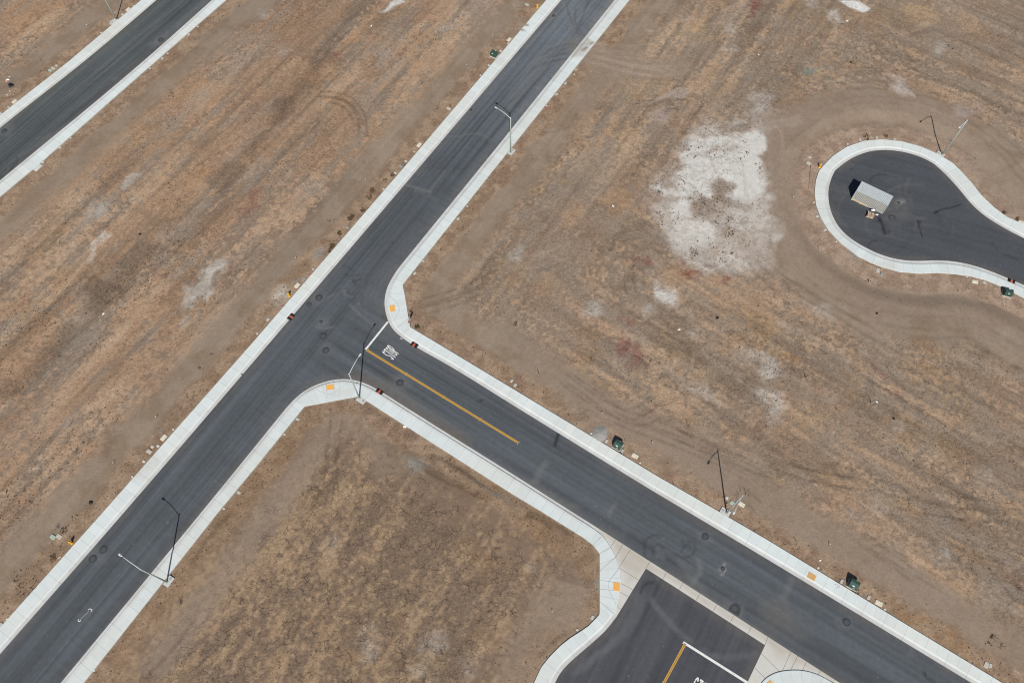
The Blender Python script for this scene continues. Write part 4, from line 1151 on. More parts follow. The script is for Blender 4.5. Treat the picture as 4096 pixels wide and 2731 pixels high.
def strip(inner, outer, prof, start=0., tint=1., outer_w=None):
    """kerb and gutter swept along the road edge, and the pavement behind it out to its own edge"""
    Q, s = smooth_line(inner, .3, 3)
    tg = np.gradient(Q, axis=0)
    tg /= np.linalg.norm(tg, axis=1)[:, None]
    for _ in range(3):
        tg[1:-1] = tg[:-2] * .25 + tg[1:-1] * .5 + tg[2:] * .25
    tg /= np.linalg.norm(tg, axis=1)[:, None]
    nn = np.stack([tg[:, 1], -tg[:, 0]], 1)
    O = np.asarray(outer, float)
    mid_o = O[len(O) // 2]
    j = np.argmin(((Q - mid_o) ** 2).sum(1))
    if (mid_o - Q[j]) @ nn[j] < 0:
        nn = -nn
        flip = True
    else:
        flip = False
    width = np.full(len(Q), np.nan)
    for a, b in zip(O[:-1], O[1:]):
        e = b - a
        den = nn[:, 0] * e[1] - nn[:, 1] * e[0]
        den = np.where(np.abs(den) < 1e-9, 1e-9, den)
        r = a - Q
        t = (r[:, 0] * e[1] - r[:, 1] * e[0]) / den
        u = (r[:, 0] * nn[:, 1] - r[:, 1] * nn[:, 0]) / den
        ok = (u > -1e-4) & (u < 1 + 1e-4) & (t > .9) & (t < 6)
        width = np.where(ok & ~(width < t), t, width)
    good = np.isfinite(width)
    width = np.interp(s, s[good], width[good])
    z_top = prof[-1][1]
    kd = np.array(prof)
    sec = [(np.full(len(Q), d), np.full(len(Q), z)) for d, z in prof]
    kerb = sec
    d0 = prof[-1][0]
    fr = (0, .06, .25, .5, .75, .94, 1.)
    walk = [(d0 + (width - d0) * f, np.full(len(Q), z_top + .03 * f)) for f in fr] + [(width, np.full(len(Q), -.45))]
    kerb = [(np.full(len(Q), .0), np.full(len(Q), -.2))] + kerb
    res = []
    for name, S in (('kerb', kerb), ('pavement', walk)):
        co = np.stack([np.concatenate([(Q + nn * d[:, None]), z[:, None]], 1) for d, z in S], 1)
        m, k = co.shape[:2]
        co = co.reshape(-1, 3)
        uv = np.stack([np.repeat(s + start, k), np.stack([d for d, z in S], 1).ravel()], 1)
        if prof is NOGUT:
            uv[:, 1] += .9
        idx = np.arange(m * k).reshape(m, k)
        q = np.stack([idx[:-1, :-1], idx[1:, :-1], idx[1:, 1:], idx[:-1, 1:]], -1).reshape(-1, 4)
        # wound so that the tops face up
        if not flip:
            q = q[:, ::-1]
        q = q[:, ::-1]
        dd = uv[:, 1]
        f = ss(.5, .6, dd)[:, None]
        wm = ss(.4, .62, fbm(co[:, 0] / 14, co[:, 1] / 14, 2, 57))[:, None]
        c = (GUT * (1 - f) + (WALK * (1 - .5 * wm) + A(218, 219, 212) * .5 * wm) * f) * tint
        gr = ss(.45, .7, fbm(co[:, 0] / 2.5, co[:, 1] / 2.5, 3, 17))[:, None] * (1 - f)
        c = c * (1 - .25 * gr) + A(180, 170, 160) * .25 * gr
        P = Paint(co[:, 0], co[:, 1], c)
        paint_concrete(P, c)
        o = mesh_np(name, co, q, CONC, (('tone', np.clip(c, 0, .9)),), uv, smooth=False)
        me = o.data
        up = sum(p.normal.z * p.area for p in me.polygons)
        if up < 0:
            me.flip_normals()
        tag(o, kind='structure')
        res.append(o)
    return res


def build_pavements():
    strip(w['W_IN'], w['W_OUT'], ROLLED, .6)
    strip(w['EN_IN'], w['EN_OUT'], ROLLED, 1.1)
    strip(w['SS_IN'], w['SS_OUT'], UPRIGHT, .4)
    strip(w['ARC'], w['ARC_OUT'][:5], NOGUT, .2, .97)
    strip(w['ENT_IN'], w['ENT_OUT'], ROLLED, .9, .97)
    strip(w['TW_IN'], w['TW_OUT'], ROLLED, .3, 1.0)
    strip(w['TE_IN'], w['TE_OUT'], ROLLED, 1.2, 1.04)
    strip(w['CUL_IN'], w['CUL_OUT'], ROLLED, .8, 1.0)
    arc2 = G([(3450, 2790), (3333, 2731), (3307, 2716), (3272, 2697), (3224, 2682), (3176, 2678), (3115, 2684), (3072, 2703), (3043, 2730), (3030, 2765), (3024, 2830)], .012)
    out2 = G([(3440, 2860), (3270, 2770), (3230, 2752), (3180, 2750), (3140, 2765), (3110, 2800), (3100, 2850)], .16)
    strip(arc2, out2, NOGUT, .5, .95)
    # concrete apron and cross gutter at the mouth of the entrance road
    a = G(ARC, .013)
    up = [w['SS_IN'][-1], VEND, VEND + vdir * 6]
    poly = [tuple(w['SS_IN'][-1])] + [tuple(VEND), tuple(VEND + vdir * 6)] + [tuple(q) for q in arc2] + [tuple(ENTEw[2] + (ENTEw[2] - ENTEw[1]) * .2), tuple(ENTEw[1]), tuple(ENTEw[0]), tuple(VALw[0]), tuple(w['ENT_IN'][0])] + [tuple(q) for q in a[::-1]]
    # dense sheet so that grime can be laid into it
    P_ = np.array(poly)
    lo, hi = P_.min(0) - .5, P_.max(0) + .5
    gx, gy = np.arange(lo[0], hi[0], .2), np.arange(lo[1], hi[1], .2)
    X, Y = np.meshgrid(gx, gy, indexing='ij')
    m = MB()
    m.prism(poly, -.2, .013)
    o = m.build('cross_gutter', CONC_PLAIN)
    me = o.data
    # refine for colour
    import bmesh
    bm = bmesh.new()
    bm.from_mesh(me)
    bmesh.ops.triangulate(bm, faces=bm.faces[:])
    for _ in range(9):
        ed = [e for e in bm.edges if e.calc_length() > .8]
        if not ed:
            break
        bmesh.ops.subdivide_edges(bm, edges=ed, cuts=1)
        bmesh.ops.triangulate(bm, faces=[f for f in bm.faces if len(f.verts) > 3])
    bm.to_mesh(me)
    bm.free()
    n = len(me.vertices)
    co = np.zeros(n * 3, np.float32)
    me.vertices.foreach_get('co', co)
    co = co.reshape(-1, 3).astype(float)
    c = np.broadcast_to(A(209, 207, 199), (n, 3)).copy()
    P = Paint(co[:, 0], co[:, 1], c)
    BR = A(176, 162, 144)
    P.line([(2400, 2125), (2500, 2195), (2620, 2270), (2800, 2385), (3000, 2510), (3200, 2635), (3330, 2715)], .8, BR, .35, .5, .5, fade=False)
    P.poly([(2460, 2180), (2530, 2215), (2600, 2260), (2560, 2290), (2520, 2310), (2490, 2270)], BR, .5, 1., 1.2)
    P.poly([(3075, 2560), (3150, 2610), (3130, 2640), (3080, 2600)], BR, .5, 1., 1.2)
    P.ell(3180, 2640, 24, 12, 30, BR, .4, 1., 1.2)
    at = me.attributes.new('tone', 'FLOAT_COLOR', 'POINT')
    c4 = np.ones((n, 4), np.float32)
    c4[:, :3] = c
    at.data.foreach_set('color', c4.ravel())
    tag(o, kind='structure')
    # sawn joints, narrow dark strips let into the apron
    j = MB()
    for p, q in (((2461.8, 2159), (2440, 2189)), ((2491, 2176), (2464, 2226)), ((2521, 2197), (2477, 2268)), ((2599, 2246), (2583, 2272)), ((2479, 2271), (2553, 2318)), ((2484, 2332), (2531, 2357)), ((2480, 2366), (2515, 2386)), ((2472, 2428), (2484, 2434)),
                 ((2665, 2290), (2651, 2315)), ((2731, 2330), (2718, 2356)), ((2799, 2373), (2785, 2398)), ((2867, 2416), (2853, 2444)), ((2936, 2460), (2922, 2486)), ((3006, 2504), (2992, 2533)), ((3072, 2545), (3060, 2578)), ((3165, 2604), (3130, 2680)), ((3191, 2622), (3163, 2677)), ((3226, 2645), (3210, 2680)), ((3280, 2680), (3274, 2696)), ((3045, 2612), (3116, 2682)), ((3020, 2670), (3060, 2710))):
        a_, b_ = np.array(g1(*p, .02)), np.array(g1(*q, .02))
        d = (b_ - a_) / np.linalg.norm(b_ - a_)
        nrm = np.array([-d[1], d[0]]) * .022
        j.sheet([a_ - nrm, b_ - nrm, b_ + nrm, a_ + nrm], .0165)
    j.build('joint', plain('joint_dark', (96, 90, 84), .95), o)
    z7 = lambda a, b: (1500 + a / 6.53, 1180 + b / 6.53)
    k = MB()
    zz = .1705
    for p, q in (((360, 0), (595, 215)), ((595, 215), (790, 195)), ((510, 250), (595, 222)), ((608, 245), (642, 382)), ((405, 440), (640, 392)), ((640, 400), (480, 690)), ((580, 862), (855, 610)), ((722, 1035), (905, 855))):
        a_, b_ = np.array(g1(*z7(*p), .17)), np.array(g1(*z7(*q), .17))
        d = (b_ - a_) / np.linalg.norm(b_ - a_)
        nrm = np.array([-d[1], d[0]]) * .014
        zz += .0004
        k.sheet([a_ - nrm, b_ - nrm, b_ + nrm, a_ + nrm], zz)
    for p, q in (T((1, 2), [(640, 365), (660, 550)]), T((1, 2), [(712, 350), (730, 535)]), T((1, 2), [(550, 440), (640, 480)]), T((1, 2), [(655, 485), (720, 475)]), T((1, 2), [(725, 465), (850, 370)]), T((1, 2), [(380, 545), (443, 590)]),
                 T((2, 3), [(808, 535), (955, 410)]), T((2, 3), [(890, 632), (985, 512)]), T((2, 3), [(808, 622), (930, 640)]), T((2, 3), [(808, 705), (930, 715)]), T((2, 3), [(888, 632), (888, 712)]), T((2, 3), [(890, 715), (955, 850)]), T((2, 3), [(808, 820), (935, 930)]), T((2, 3), [(808, 378), (905, 322)]), T((2, 3), [(745, 302), (820, 225)])):
        a_, b_ = np.array(g1(*p, .18)), np.array(g1(*q, .18))
        d = (b_ - a_) / np.linalg.norm(b_ - a_)
        nrm = np.array([-d[1], d[0]]) * .013
        zz += .0004
        k.sheet([a_ - nrm, b_ - nrm, b_ + nrm, a_ + nrm], zz + .014)
    k.build('ramp_joint', plain('score_line', (150, 148, 144), .95), o)
    return o


# ------------------------------------------------------------------ street lamps
GALV = plain('galvanised_steel', (176, 190, 184), .55, .25, .12, 3., spec=.4)
HEADM = plain('lamp_housing', (222, 226, 224), .5, .1, .08, 8., spec=.4)
LENS = plain('lamp_lens', (120, 126, 128), .25, 0, .1, 9., spec=.5)
SLAB = plain('slab_concrete', (204, 206, 202), .9, 0, .1, 3., (178, 166, 150))
IRON = plain('box_lid', (168, 166, 160), .85, 0, .15, 7.)
POLE_H = 9.45


def lamp(base, head, slab, along, pole_end, label):
    z0 = .185
    bx, by = g1(*base, z0)
    hx, hy = g1(*head, z0 + POLE_H + .35)
    a0 = math.atan2(hy - by, hx - bx)
    L = max(min(math.hypot(hx - bx, hy - by), 3.4), 1.8)
    root = empty('street_lamp', (bx, by, z0))
    tag(root, label, 'street lamp', 'galvanised street lamps along the new streets')
    sx, sy = g1(*slab, z0)
    p, q = g1(*along[0], z0), g1(*along[1], z0)
    ra = math.atan2(q[1] - p[1], q[0] - p[0])
    m = MB().box((sx - bx, sy - by, -.17), (1.5, .92, .36), ra, bev=.02)
    foot = m.build('footing', SLAB, root)
    e = Vector((math.cos(ra), math.sin(ra), 0)) * .42 * pole_end
    lid = MB().box((sx - bx + e.x, sy - by + e.y, .02), (.42, .3, .04), ra, bev=.02)
    lid.tube([(sx - bx + e.x - .06, sy - by + e.y, .045), (sx - bx + e.x + .06, sy - by + e.y, .045)], .012, 6)
    lid.build('handhole_lid', IRON, foot)
    m = MB().box((0, 0, .03), (.36, .36, .05), ra)
    for s in (-1, 1):
        for t in (-1, 1):
            m.cyl((s * .13, t * .13, .04), (s * .13, t * .13, .12), .018, n=6)
    m.lathe([(.16, .05), (.15, .12), (.115, .2)], 14)
    m.build('base_plate', GALV, root)
    MB().tube([(0, 0, .1), (0, 0, 4.), (0, 0, POLE_H)], [.125, .105, .082], 14).build('pole', GALV, root)
    m = MB()
    pts = []
    for i in range(11):
        t = i / 10
        pts.append(Vector((math.cos(a0) * L * t, math.sin(a0) * L * t, POLE_H - .28 + .75 * math.sin(t * math.pi / 2) ** .9)))
    m.tube(pts, [.052 - .012 * i / 10 for i in range(11)], 9)
    m.cyl((0, 0, POLE_H - .38), (0, 0, POLE_H - .16), .085, n=12)
    m.build('arm', HEADM, root)
    MB().lathe([(.066, 0), (.07, .03), (.02, .07)], 12, (0, 0, POLE_H)).build('pole_cap', HEADM, root)
    # cobra head: a flattened teardrop, wide towards its tip, with a lens beneath
    R_ = Matrix.Translation(pts[-1]) @ Matrix.Rotation(a0, 4, 'Z')
    m = MB()
    secs = [(-.02, .035, .035), (.10, .07, .05), (.25, .13, .075), (.45, .165, .085), (.62, .14, .07), (.70, .07, .04)]
    vs = []
    for xx, hw, hh in secs:
        for k in range(12):
            t = 2 * math.pi * k / 12
            vs.append(R_ @ Vector((xx, hw * math.cos(t), hh * max(math.sin(t), -.45))))
    fs = [(i * 12 + k, i * 12 + (k + 1) % 12, (i + 1) * 12 + (k + 1) % 12, (i + 1) * 12 + k) for i in range(5) for k in range(12)]
    fs += [list(range(11, -1, -1)), [60 + k for k in range(12)]]
    m.add(vs, fs, 0, True)
    hd = m.build('lamp_head', HEADM, root)
    l = MB()
    l.add([R_ @ Vector((.45 + .16 * math.cos(t), .11 * math.sin(t), -.045)) for t in [2 * math.pi * k / 16 for k in range(16)]] + [R_ @ Vector((.45 + .11 * math.cos(t), .08 * math.sin(t), -.085)) for t in [2 * math.pi * k / 16 for k in range(16)]],
          [[k, k + 16, (k + 1) % 16 + 16, (k + 1) % 16] for k in range(16)] + [[31 - k for k in range(16)], list(range(16))], 0, True)
    l.build('lens', LENS, hd)
    pc = MB()
    c0 = R_ @ Vector((.30, 0, .07))
    pc.cyl(c0, c0 + Vector((0, 0, .07)), .045, .035, 10)
    pc.build('photocell', plain('photocell', (70, 76, 80), .6), hd)


def build_lamps():
    lamp((667.6, 2326.4), (490.8, 2225.2), (674.5, 2323.5), ((670, 2348), (697, 2311)), 1, 'grey street lamp at the lower left with its arm reaching over the long road')
    lamp((1437.6, 1591), (1434.6, 1428.8), (1444.5, 1598.9), ((1422.6, 1598), (1451, 1616)), 1, 'grey street lamp on the rounded corner pavement south of the STOP lettering')
    lamp((2042.6, 610), (1991.3, 436.7), (2046.3, 606.2), ((2045.7, 620.7), (2062.5, 599.4)), 1, 'grey street lamp on the upper long road with its head over the asphalt')
    lamp((3769, 619), (3843, 506), (3762, 616.6), ((3743.4, 614), (3771.5, 630)), -1, 'grey street lamp on the pavement ring of the turning circle')
    lamp((2906.5, 2050.4), (2940.8, 2040), (2901.6, 2045.5), ((2877, 2042), (2916.3, 2066.5)), -1, 'grey street lamp standing among utility box lids on the north edge of the side road')
    lamp((464, 78), (520, -110), (456, 84), ((443, 86), (476, 64)), -1, 'grey street lamp beside the upper left road, its top out of the picture')


# ------------------------------------------------------------------ utility boxes in the verges
LIDS = {}


def lid_box(kind):
    """polymer lid on a concrete collar, set a hand above the dirt"""
    if kind in LIDS:
        return LIDS[kind]
    sx, sy, tone, rim = {'meter': (.66, .46, (190, 192, 186), (168, 164, 156)), 'vault': (1.12, .72, (224, 216, 198), (196, 188, 172)), 'mid': (.92, .66, (196, 190, 178), (170, 162, 150)),
                         'green': (.92, .66, (172, 190, 176), (150, 150, 140)), 'grey': (.80, .56, (150, 154, 152), (136, 132, 124)), 'pale': (.52, .46, (206, 206, 200), (178, 172, 162)), 'slab': (1.75, 1.15, (212, 216, 210), (190, 188, 180))}[kind]
    nm = {'meter': 'water_meter_box', 'vault': 'utility_vault', 'mid': 'utility_vault', 'green': 'utility_vault', 'grey': 'water_meter_box', 'pale': 'water_meter_box', 'slab': 'catch_basin'}[kind]
    root = empty(nm)
    MB().box((0, 0, -.10), (sx, sy, .46), 0, bev=.10).build('collar', plain('collar_' + kind, rim, .9, 0, .14, 5., (150, 132, 116)), root)
    m = MB().box((0, 0, .145), (sx * .92, sy * .90, .05), 0, bev=.08)
    lid = m.build('lid', plain('lid_' + kind, tone, .8, 0, .1, 4., (190, 172, 150)), root)
    h = MB()
    h.box((-sx * .26, sy * .05, .1715), (.07, .05, .006), .2)
    h.build('pull_slot', plain('slot_dark', (58, 54, 50), .9), lid)
    if kind in ('vault', 'mid', 'green'):
        h = MB().box((sx * .24, -sy * .1, .1715), (.07, .05, .006), .2)
        h.build('pull_slot', plain('slot_dark', (58, 54, 50), .9), lid)
    LIDS[kind] = [root, False]
    return LIDS[kind]


def clean_out():
    root = empty('cleanout_cap')
    MB().lathe([(.19, -.4), (.19, .09), (.175, .115)], 18).build('collar', plain('cap_collar', (184, 182, 174), .9, 0, .1, 6.), root)
    MB().lathe([(.15, .112), (.15, .135), (.13, .145)], 16).build('lid', plain('cap_lid', (206, 206, 198), .85, 0, .1, 6.), root)
    return [root, False]


BOX_CAT = {'meter': 'meter box', 'vault': 'utility vault', 'mid': 'utility vault', 'green': 'utility vault', 'grey': 'meter box', 'pale': 'meter box', 'slab': 'catch basin', 'clean': 'cleanout cap'}
BOX_GRP = {'meter box': 'water meter boxes behind the pavements', 'utility vault': 'utility vault lids in the verges', 'cleanout cap': 'round cleanout caps beside the pavements', 'catch basin': None}


def place_box(kind, px, py, rot, label):
    if kind == 'clean':
        if 'clean' not in LIDS:
            LIDS['clean'] = clean_out()
        ent = LIDS['clean']
    else:
        ent = lid_box(kind)
    o = ent[0] if not ent[1] else copy_tree(ent[0])
    ent[1] = True
    x, y = g1(px, py, .13)
    if isinstance(rot, str):
        rot = {'m': AM, 's': AS, 't': AT, 'M': AM + math.pi / 2, 'S': AS + math.pi / 2, 'T': AT + math.pi / 2}[rot]
    o.location = (x, y, max(gz(x, y), .0) + random.uniform(-.07, -.03))
    o.rotation_euler = (0, 0, rot + random.uniform(-.05, .05))
    tag(o, label, BOX_CAT[kind], BOX_GRP[BOX_CAT[kind]])
    return o


def cul_ang(px, py):
    a, b = g1(px, py)
    c = g1(3560, 810)
    return math.atan2(b - c[1], a - c[0])


BOXES = [
    # upper left road, its north-west side
    ('vault', 511.8, 37, 't', 'cream vault lid just up the road from the lamp at the top left'),
    ('meter', 489.6, 57, 'T', 'small pale meter box between the top left lamp and the cream vault lid'),
    ('clean', 535.7, 22, 0, 'white round cap at the top edge of the upper left road'),
    ('meter', 442.5, 95, 'T', 'small pale meter box just down the road from the lamp at the top left'),
    ('clean', 403.8, 130, 0, 'white round cap on the verge below the lamp at the top left'),
    ('pale', 225.2, 262, 'T', 'smallest grey lid of the row of three beside the upper left road'),
    ('mid', 212.6, 273, 'T', 'tan middle lid of the row of three beside the upper left road'),
    ('green', 200.4, 281, 'T', 'pale green lid at the lower end of the upper left row of three'),
    ('vault', 57.5, 405, 't', 'cream vault lid below the black rubbish bag at the left edge'),
    ('clean', 32.7, 427, 0, 'grey round cap beside the cream vault lid at the left edge'),
    ('meter', 3, 453, 'T', 'pale meter box cut by the left edge of the picture beside the upper left road'),
    # its south-east side
    ('meter', 754.8, 138, 't', 'grey meter box opposite the manhole of the upper left road'),
    ('clean', 791.4, 106, 0, 'white round cap uphill of the manhole on the upper left road'),
    ('clean', 670.8, 213, 0, 'white round cap just downhill of the manhole on the upper left road'),
    ('meter', 649, 233, 't', 'grey meter box beside a round cap below the manhole of the upper left road'),
    ('clean', 598.9, 272, 0, 'lone round cap midway along the lower pavement of the upper left road'),
    ('clean', 282, 550, 0, 'round cap up the road from the catch basin at the left edge'),
    ('pale', 239.6, 589, 't', 'small pale meter box between the round cap and the catch basin at left'),
    ('pale', 171, 648, 't', 'small grey meter box touching the upper corner of the catch basin at left'),
    ('slab', 149.5, 668, 't', 'large pale catch basin slab beside the pavement at the left edge'),
    # long road, west side, from the top
    ('green', 2107.7, 18, 'M', 'pale green lid beside the yellow hydrant at the top of the picture'),
    ('vault', 2036.7, 157.7, 'm', 'white vault lid at the pavement near the upper green transformer'),
    ('clean', 2032, 172, 0, 'small round cap under the white vault lid near the upper green transformer'),
    ('meter', 2002.7, 203.4, 'M', 'grey meter box just uphill of the upper green transformer'),
    ('meter', 1956, 260.5, 'M', 'grey meter box just downhill of the upper green transformer'),
    ('clean', 1922, 300.5, 0, 'white round cap down the road from the upper green transformer'),
    ('mid', 1795, 433.4, 'M', 'pale rectangular lid alone in the verge opposite the upper street lamp'),
    ('vault', 1676.5, 578.4, 'm', 'white vault lid tilted at the pavement edge in green weeds'),
    ('clean', 1657, 606, 0, 'round cap in weeds just below the tilted white vault lid'),
    ('meter', 1623.3, 643.7, 'M', 'grey meter box, upper of two close to the pavement below the white vault lid'),
    ('grey', 1602.4, 663.3, 'M', 'larger grey box lid beside the upper of two meter boxes on the long road'),
    ('meter', 1581.5, 690.8, 'M', 'grey meter box touching the pavement among green weeds on the long road'),
    ('clean', 1534.9, 755, 0, 'round cap against the pavement beside the reddish weeds on the long road'),
    ('grey', 1389, 908, 'M', 'dark grey box lid with a black gap beside weeds on the long road'),
    ('clean', 1252.7, 1075, 0, 'round cap at the pavement below the grey gravel spill'),
    ('grey', 1214.3, 1115.5, 'm', 'grey box lid sunk in gravel above the big cream lid near the hydrant'),
    ('vault', 1188.2, 1140.3, 'm', 'big cream rounded lid beside the yellow hydrant at the junction'),
    ('meter', 1072, 1276.7, 'm', 'grey meter box just below the black and orange drain bag on the long road'),
    ('clean', 1028.4, 1333, 0, 'round cap down the pavement from the drain bag on the long road'),
    ('clean', 692.5, 1715.3, 0, 'round cap up the road from the cluster of five lids'),
    ('vault', 654.2, 1748.4, 'm', 'cream vault lid at the top of the cluster of lids on the long road'),
    ('pale', 631.6, 1782, 'M', 'grey meter box with a white dot in the cluster of lids on the long road'),
    ('pale', 608.5, 1785.4, 'M', 'plain grey meter box in the middle of the cluster of lids on the long road'),
    ('mid', 595.8, 1804.6, 'M', 'tan rectangular lid, largest grey one in the cluster on the long road'),
    ('pale', 575, 1844.2, 'M', 'grey meter box at the lower end of the cluster of lids on the long road'),
    ('clean', 528.3, 1905.2, 0, 'round cap down the road from the cluster of lids on the long road'),
    ('green', 210.8, 2146, 'M', 'pale green lid beside a white one near the lower left hydrant'),
    ('mid', 235.2, 2143.8, 'M', 'whitish lid beside the pale green one near the lower left hydrant'),
    ('clean', 27.4, 2474, 0, 'round cap at the pavement near the lower left edge of the picture'),
    ('meter', 2, 2497, 'm', 'grey meter box cut by the lower left edge of the picture'),
    # long road, east side
    ('clean', 2303.7, 277.5, 0, 'round cap below the muddy vehicle crossing on the long road'),
    ('meter', 2261.9, 333.2, 'm', 'upper pale meter box on the east pavement below the muddy crossing'),
    ('meter', 2226.6, 375.9, 'm', 'lower pale meter box on the east pavement below the muddy crossing'),
    ('clean', 2186.5, 421.6, 0, 'round cap above the reddish weeds on the east side of the long road'),
    ('clean', 1869, 823.3, 0, 'round cap on the east pavement above a dark bent conduit'),
    ('meter', 1832, 873.8, 'm', 'grey meter box with dark hole on the east pavement above the curve'),
    ('clean', 1693.5, 1042.3, 0, 'round cap on the east pavement just above the curved corner'),
    ('meter', 1659, 1091.6, 'm', 'grey meter box at the start of the curved corner north of the stop line'),
    ('clean', 895, 2032.4, 0, 'round cap on the east pavement above the lower left lamp'),
    ('meter', 954.7, 1968, 'M', 'pale meter box on the east pavement, lower one of the long road'),
    ('meter', 1190.4, 1675.2, 'M', 'pale meter box at the corner pavement of the cracked lot'),
    ('clean', 1137.2, 1735.3, 0, 'round cap on the pavement of the cracked lot below the corner'),
    ('clean', 374.6, 2678.7, 0, 'round cap on the east pavement at the bottom left'),
    # side road, north side
    ('meter', 2047, 1522, 'S', 'pale meter box, left one of a pair above the double yellow line end'),
    ('meter', 2061, 1539, 'S', 'pale meter box, right one of a pair above the double yellow line end'),
    ('clean', 2365, 1731.9, 0, 'round cap at the foot of the grey gravel heap'),
    ('meter', 2426, 1763.2, 'S', 'pale meter box between the gravel heap and the middle green transformer'),
    ('meter', 2489.2, 1801.6, 'S', 'pale meter box at the right foot of the middle green transformer'),
    ('vault', 2540.2, 1822, 's', 'cream rounded lid with dead weeds right of the middle green transformer'),
    ('clean', 2560.7, 1849.5, 0, 'round cap right of the cream lid on the side road'),
    ('pale', 2908.2, 1990.2, 'S', 'small grey lid just above the street lamp on the side road'),
    ('green', 2930.9, 2011, 's', 'greyish lid behind the leaning pole of the side road lamp'),
    ('vault', 2966.2, 2015, 's', 'cream lid right of the leaning pole of the side road lamp'),
    ('clean', 3273.7, 2269.3, 0, 'round cap above the faded orange paving pad of the side road'),
    ('meter', 3367.3, 2323.3, 'S', 'pale meter box at the left foot of the lower right green transformer'),
    ('meter', 3475.8, 2387.7, 'S', 'pale meter box between the lower right transformer and a cream lid'),
    ('vault', 3516.3, 2410.4, 's', 'cream lid with square corners right of the lower right transformer'),
    ('clean', 3540.2, 2434.8, 0, 'round cap at the left end of the orange grass by the side road'),
    ('mid', 3946.6, 2656.5, 'S', 'larger grey lid of the pair at the lower right corner'),
    ('meter', 3962.7, 2660, 'S', 'smaller grey lid of the pair at the lower right corner'),
    # entrance corner
    ('meter', 2369.4, 2467.4, 'm', 'grey meter box in the notch of the curved pavement of the lower right entrance'),
    ('clean', 2309.3, 2517, 0, 'round cap on the curved pavement of the lower right entrance'),
]


def build_boxes():
    for b in BOXES:
        place_box(*b)
    for kind, px, py, label in (('meter', 3441, 557.5, 'pale meter box above the turning circle, left of a pair'), ('meter', 3507.6, 549.7, 'pale meter box above the turning circle, right of a pair'), ('clean', 3579.4, 555.3, 'round cap above the turning circle'),
                                ('clean', 3391, 575, 'weathered round cap at the upper left rim of the turning circle'), ('meter', 3239.7, 628.5, 'upper pale meter box left of the turning circle near the hydrant'), ('mid', 3235.3, 652, 'pale rectangular lid left of the turning circle above the timber boards'),
                                ('meter', 3269.3, 863.8, 'pale meter box on the left rim of the turning circle'), ('meter', 3300.7, 918.2, 'pale meter box on the lower left rim of the turning circle'), ('clean', 3345.5, 965.2, 'round cap on the lower left rim of the turning circle'), ('clean', 3256, 808.4, 'round cap on the far left rim of the turning circle'),
                                ('mid', 3511.9, 1080, 'whitish lid below the turning circle, left of a pair'), ('grey', 3528, 1094.6, 'grey lid below the turning circle, right of a pair'), ('clean', 3869, 1104.2, 'round cap below the turning circle left of the white lid'), ('vault', 3900.9, 1126.4, 'white vault lid below the turning circle'),
                                ('meter', 3938.8, 1128.6, 'grey meter box right of the white vault lid below the turning circle'), ('vault', 4085, 888, 'white lid among dark weeds at the right edge above the turning circle neck')):
        a = cul_ang(px, py)
        if kind == 'vault':
            a = -.3
        place_box(kind, px, py, a, label)


# ------------------------------------------------------------------ manholes and valve covers
def manhole(r, collar, cover):
    root = empty('manhole')
    MB().lathe([(r, -.1), (r, .004), (r * .98, .006)], 26, wob=.02).build('asphalt_collar', plain('collar_asphalt', collar, .95, 0, .2, 3.), root)
    rc = min(r * .55, .36)
    m = MB()
    m.lathe([(rc, -.05), (rc, .010), (rc * .96, .011)], 22)
    cv = m.build('cover', plain('cast_iron_cover', cover, .85, 0, .2, 8., spec=.2), root)
    k = MB()
    ring = [(rc * .78, .0112), (rc * .78, .016), (rc * .66, .016), (rc * .66, .0112)]
    k.lathe(ring, 20, cap=False)
    k.lathe([(rc * .18, .0105), (rc * .18, .017), (rc * .1, .018)], 12)
    k.build('raised_ring', plain('worn_iron', (92, 93, 94), .8, 0, .15, 9., spec=.2), cv)
    return root


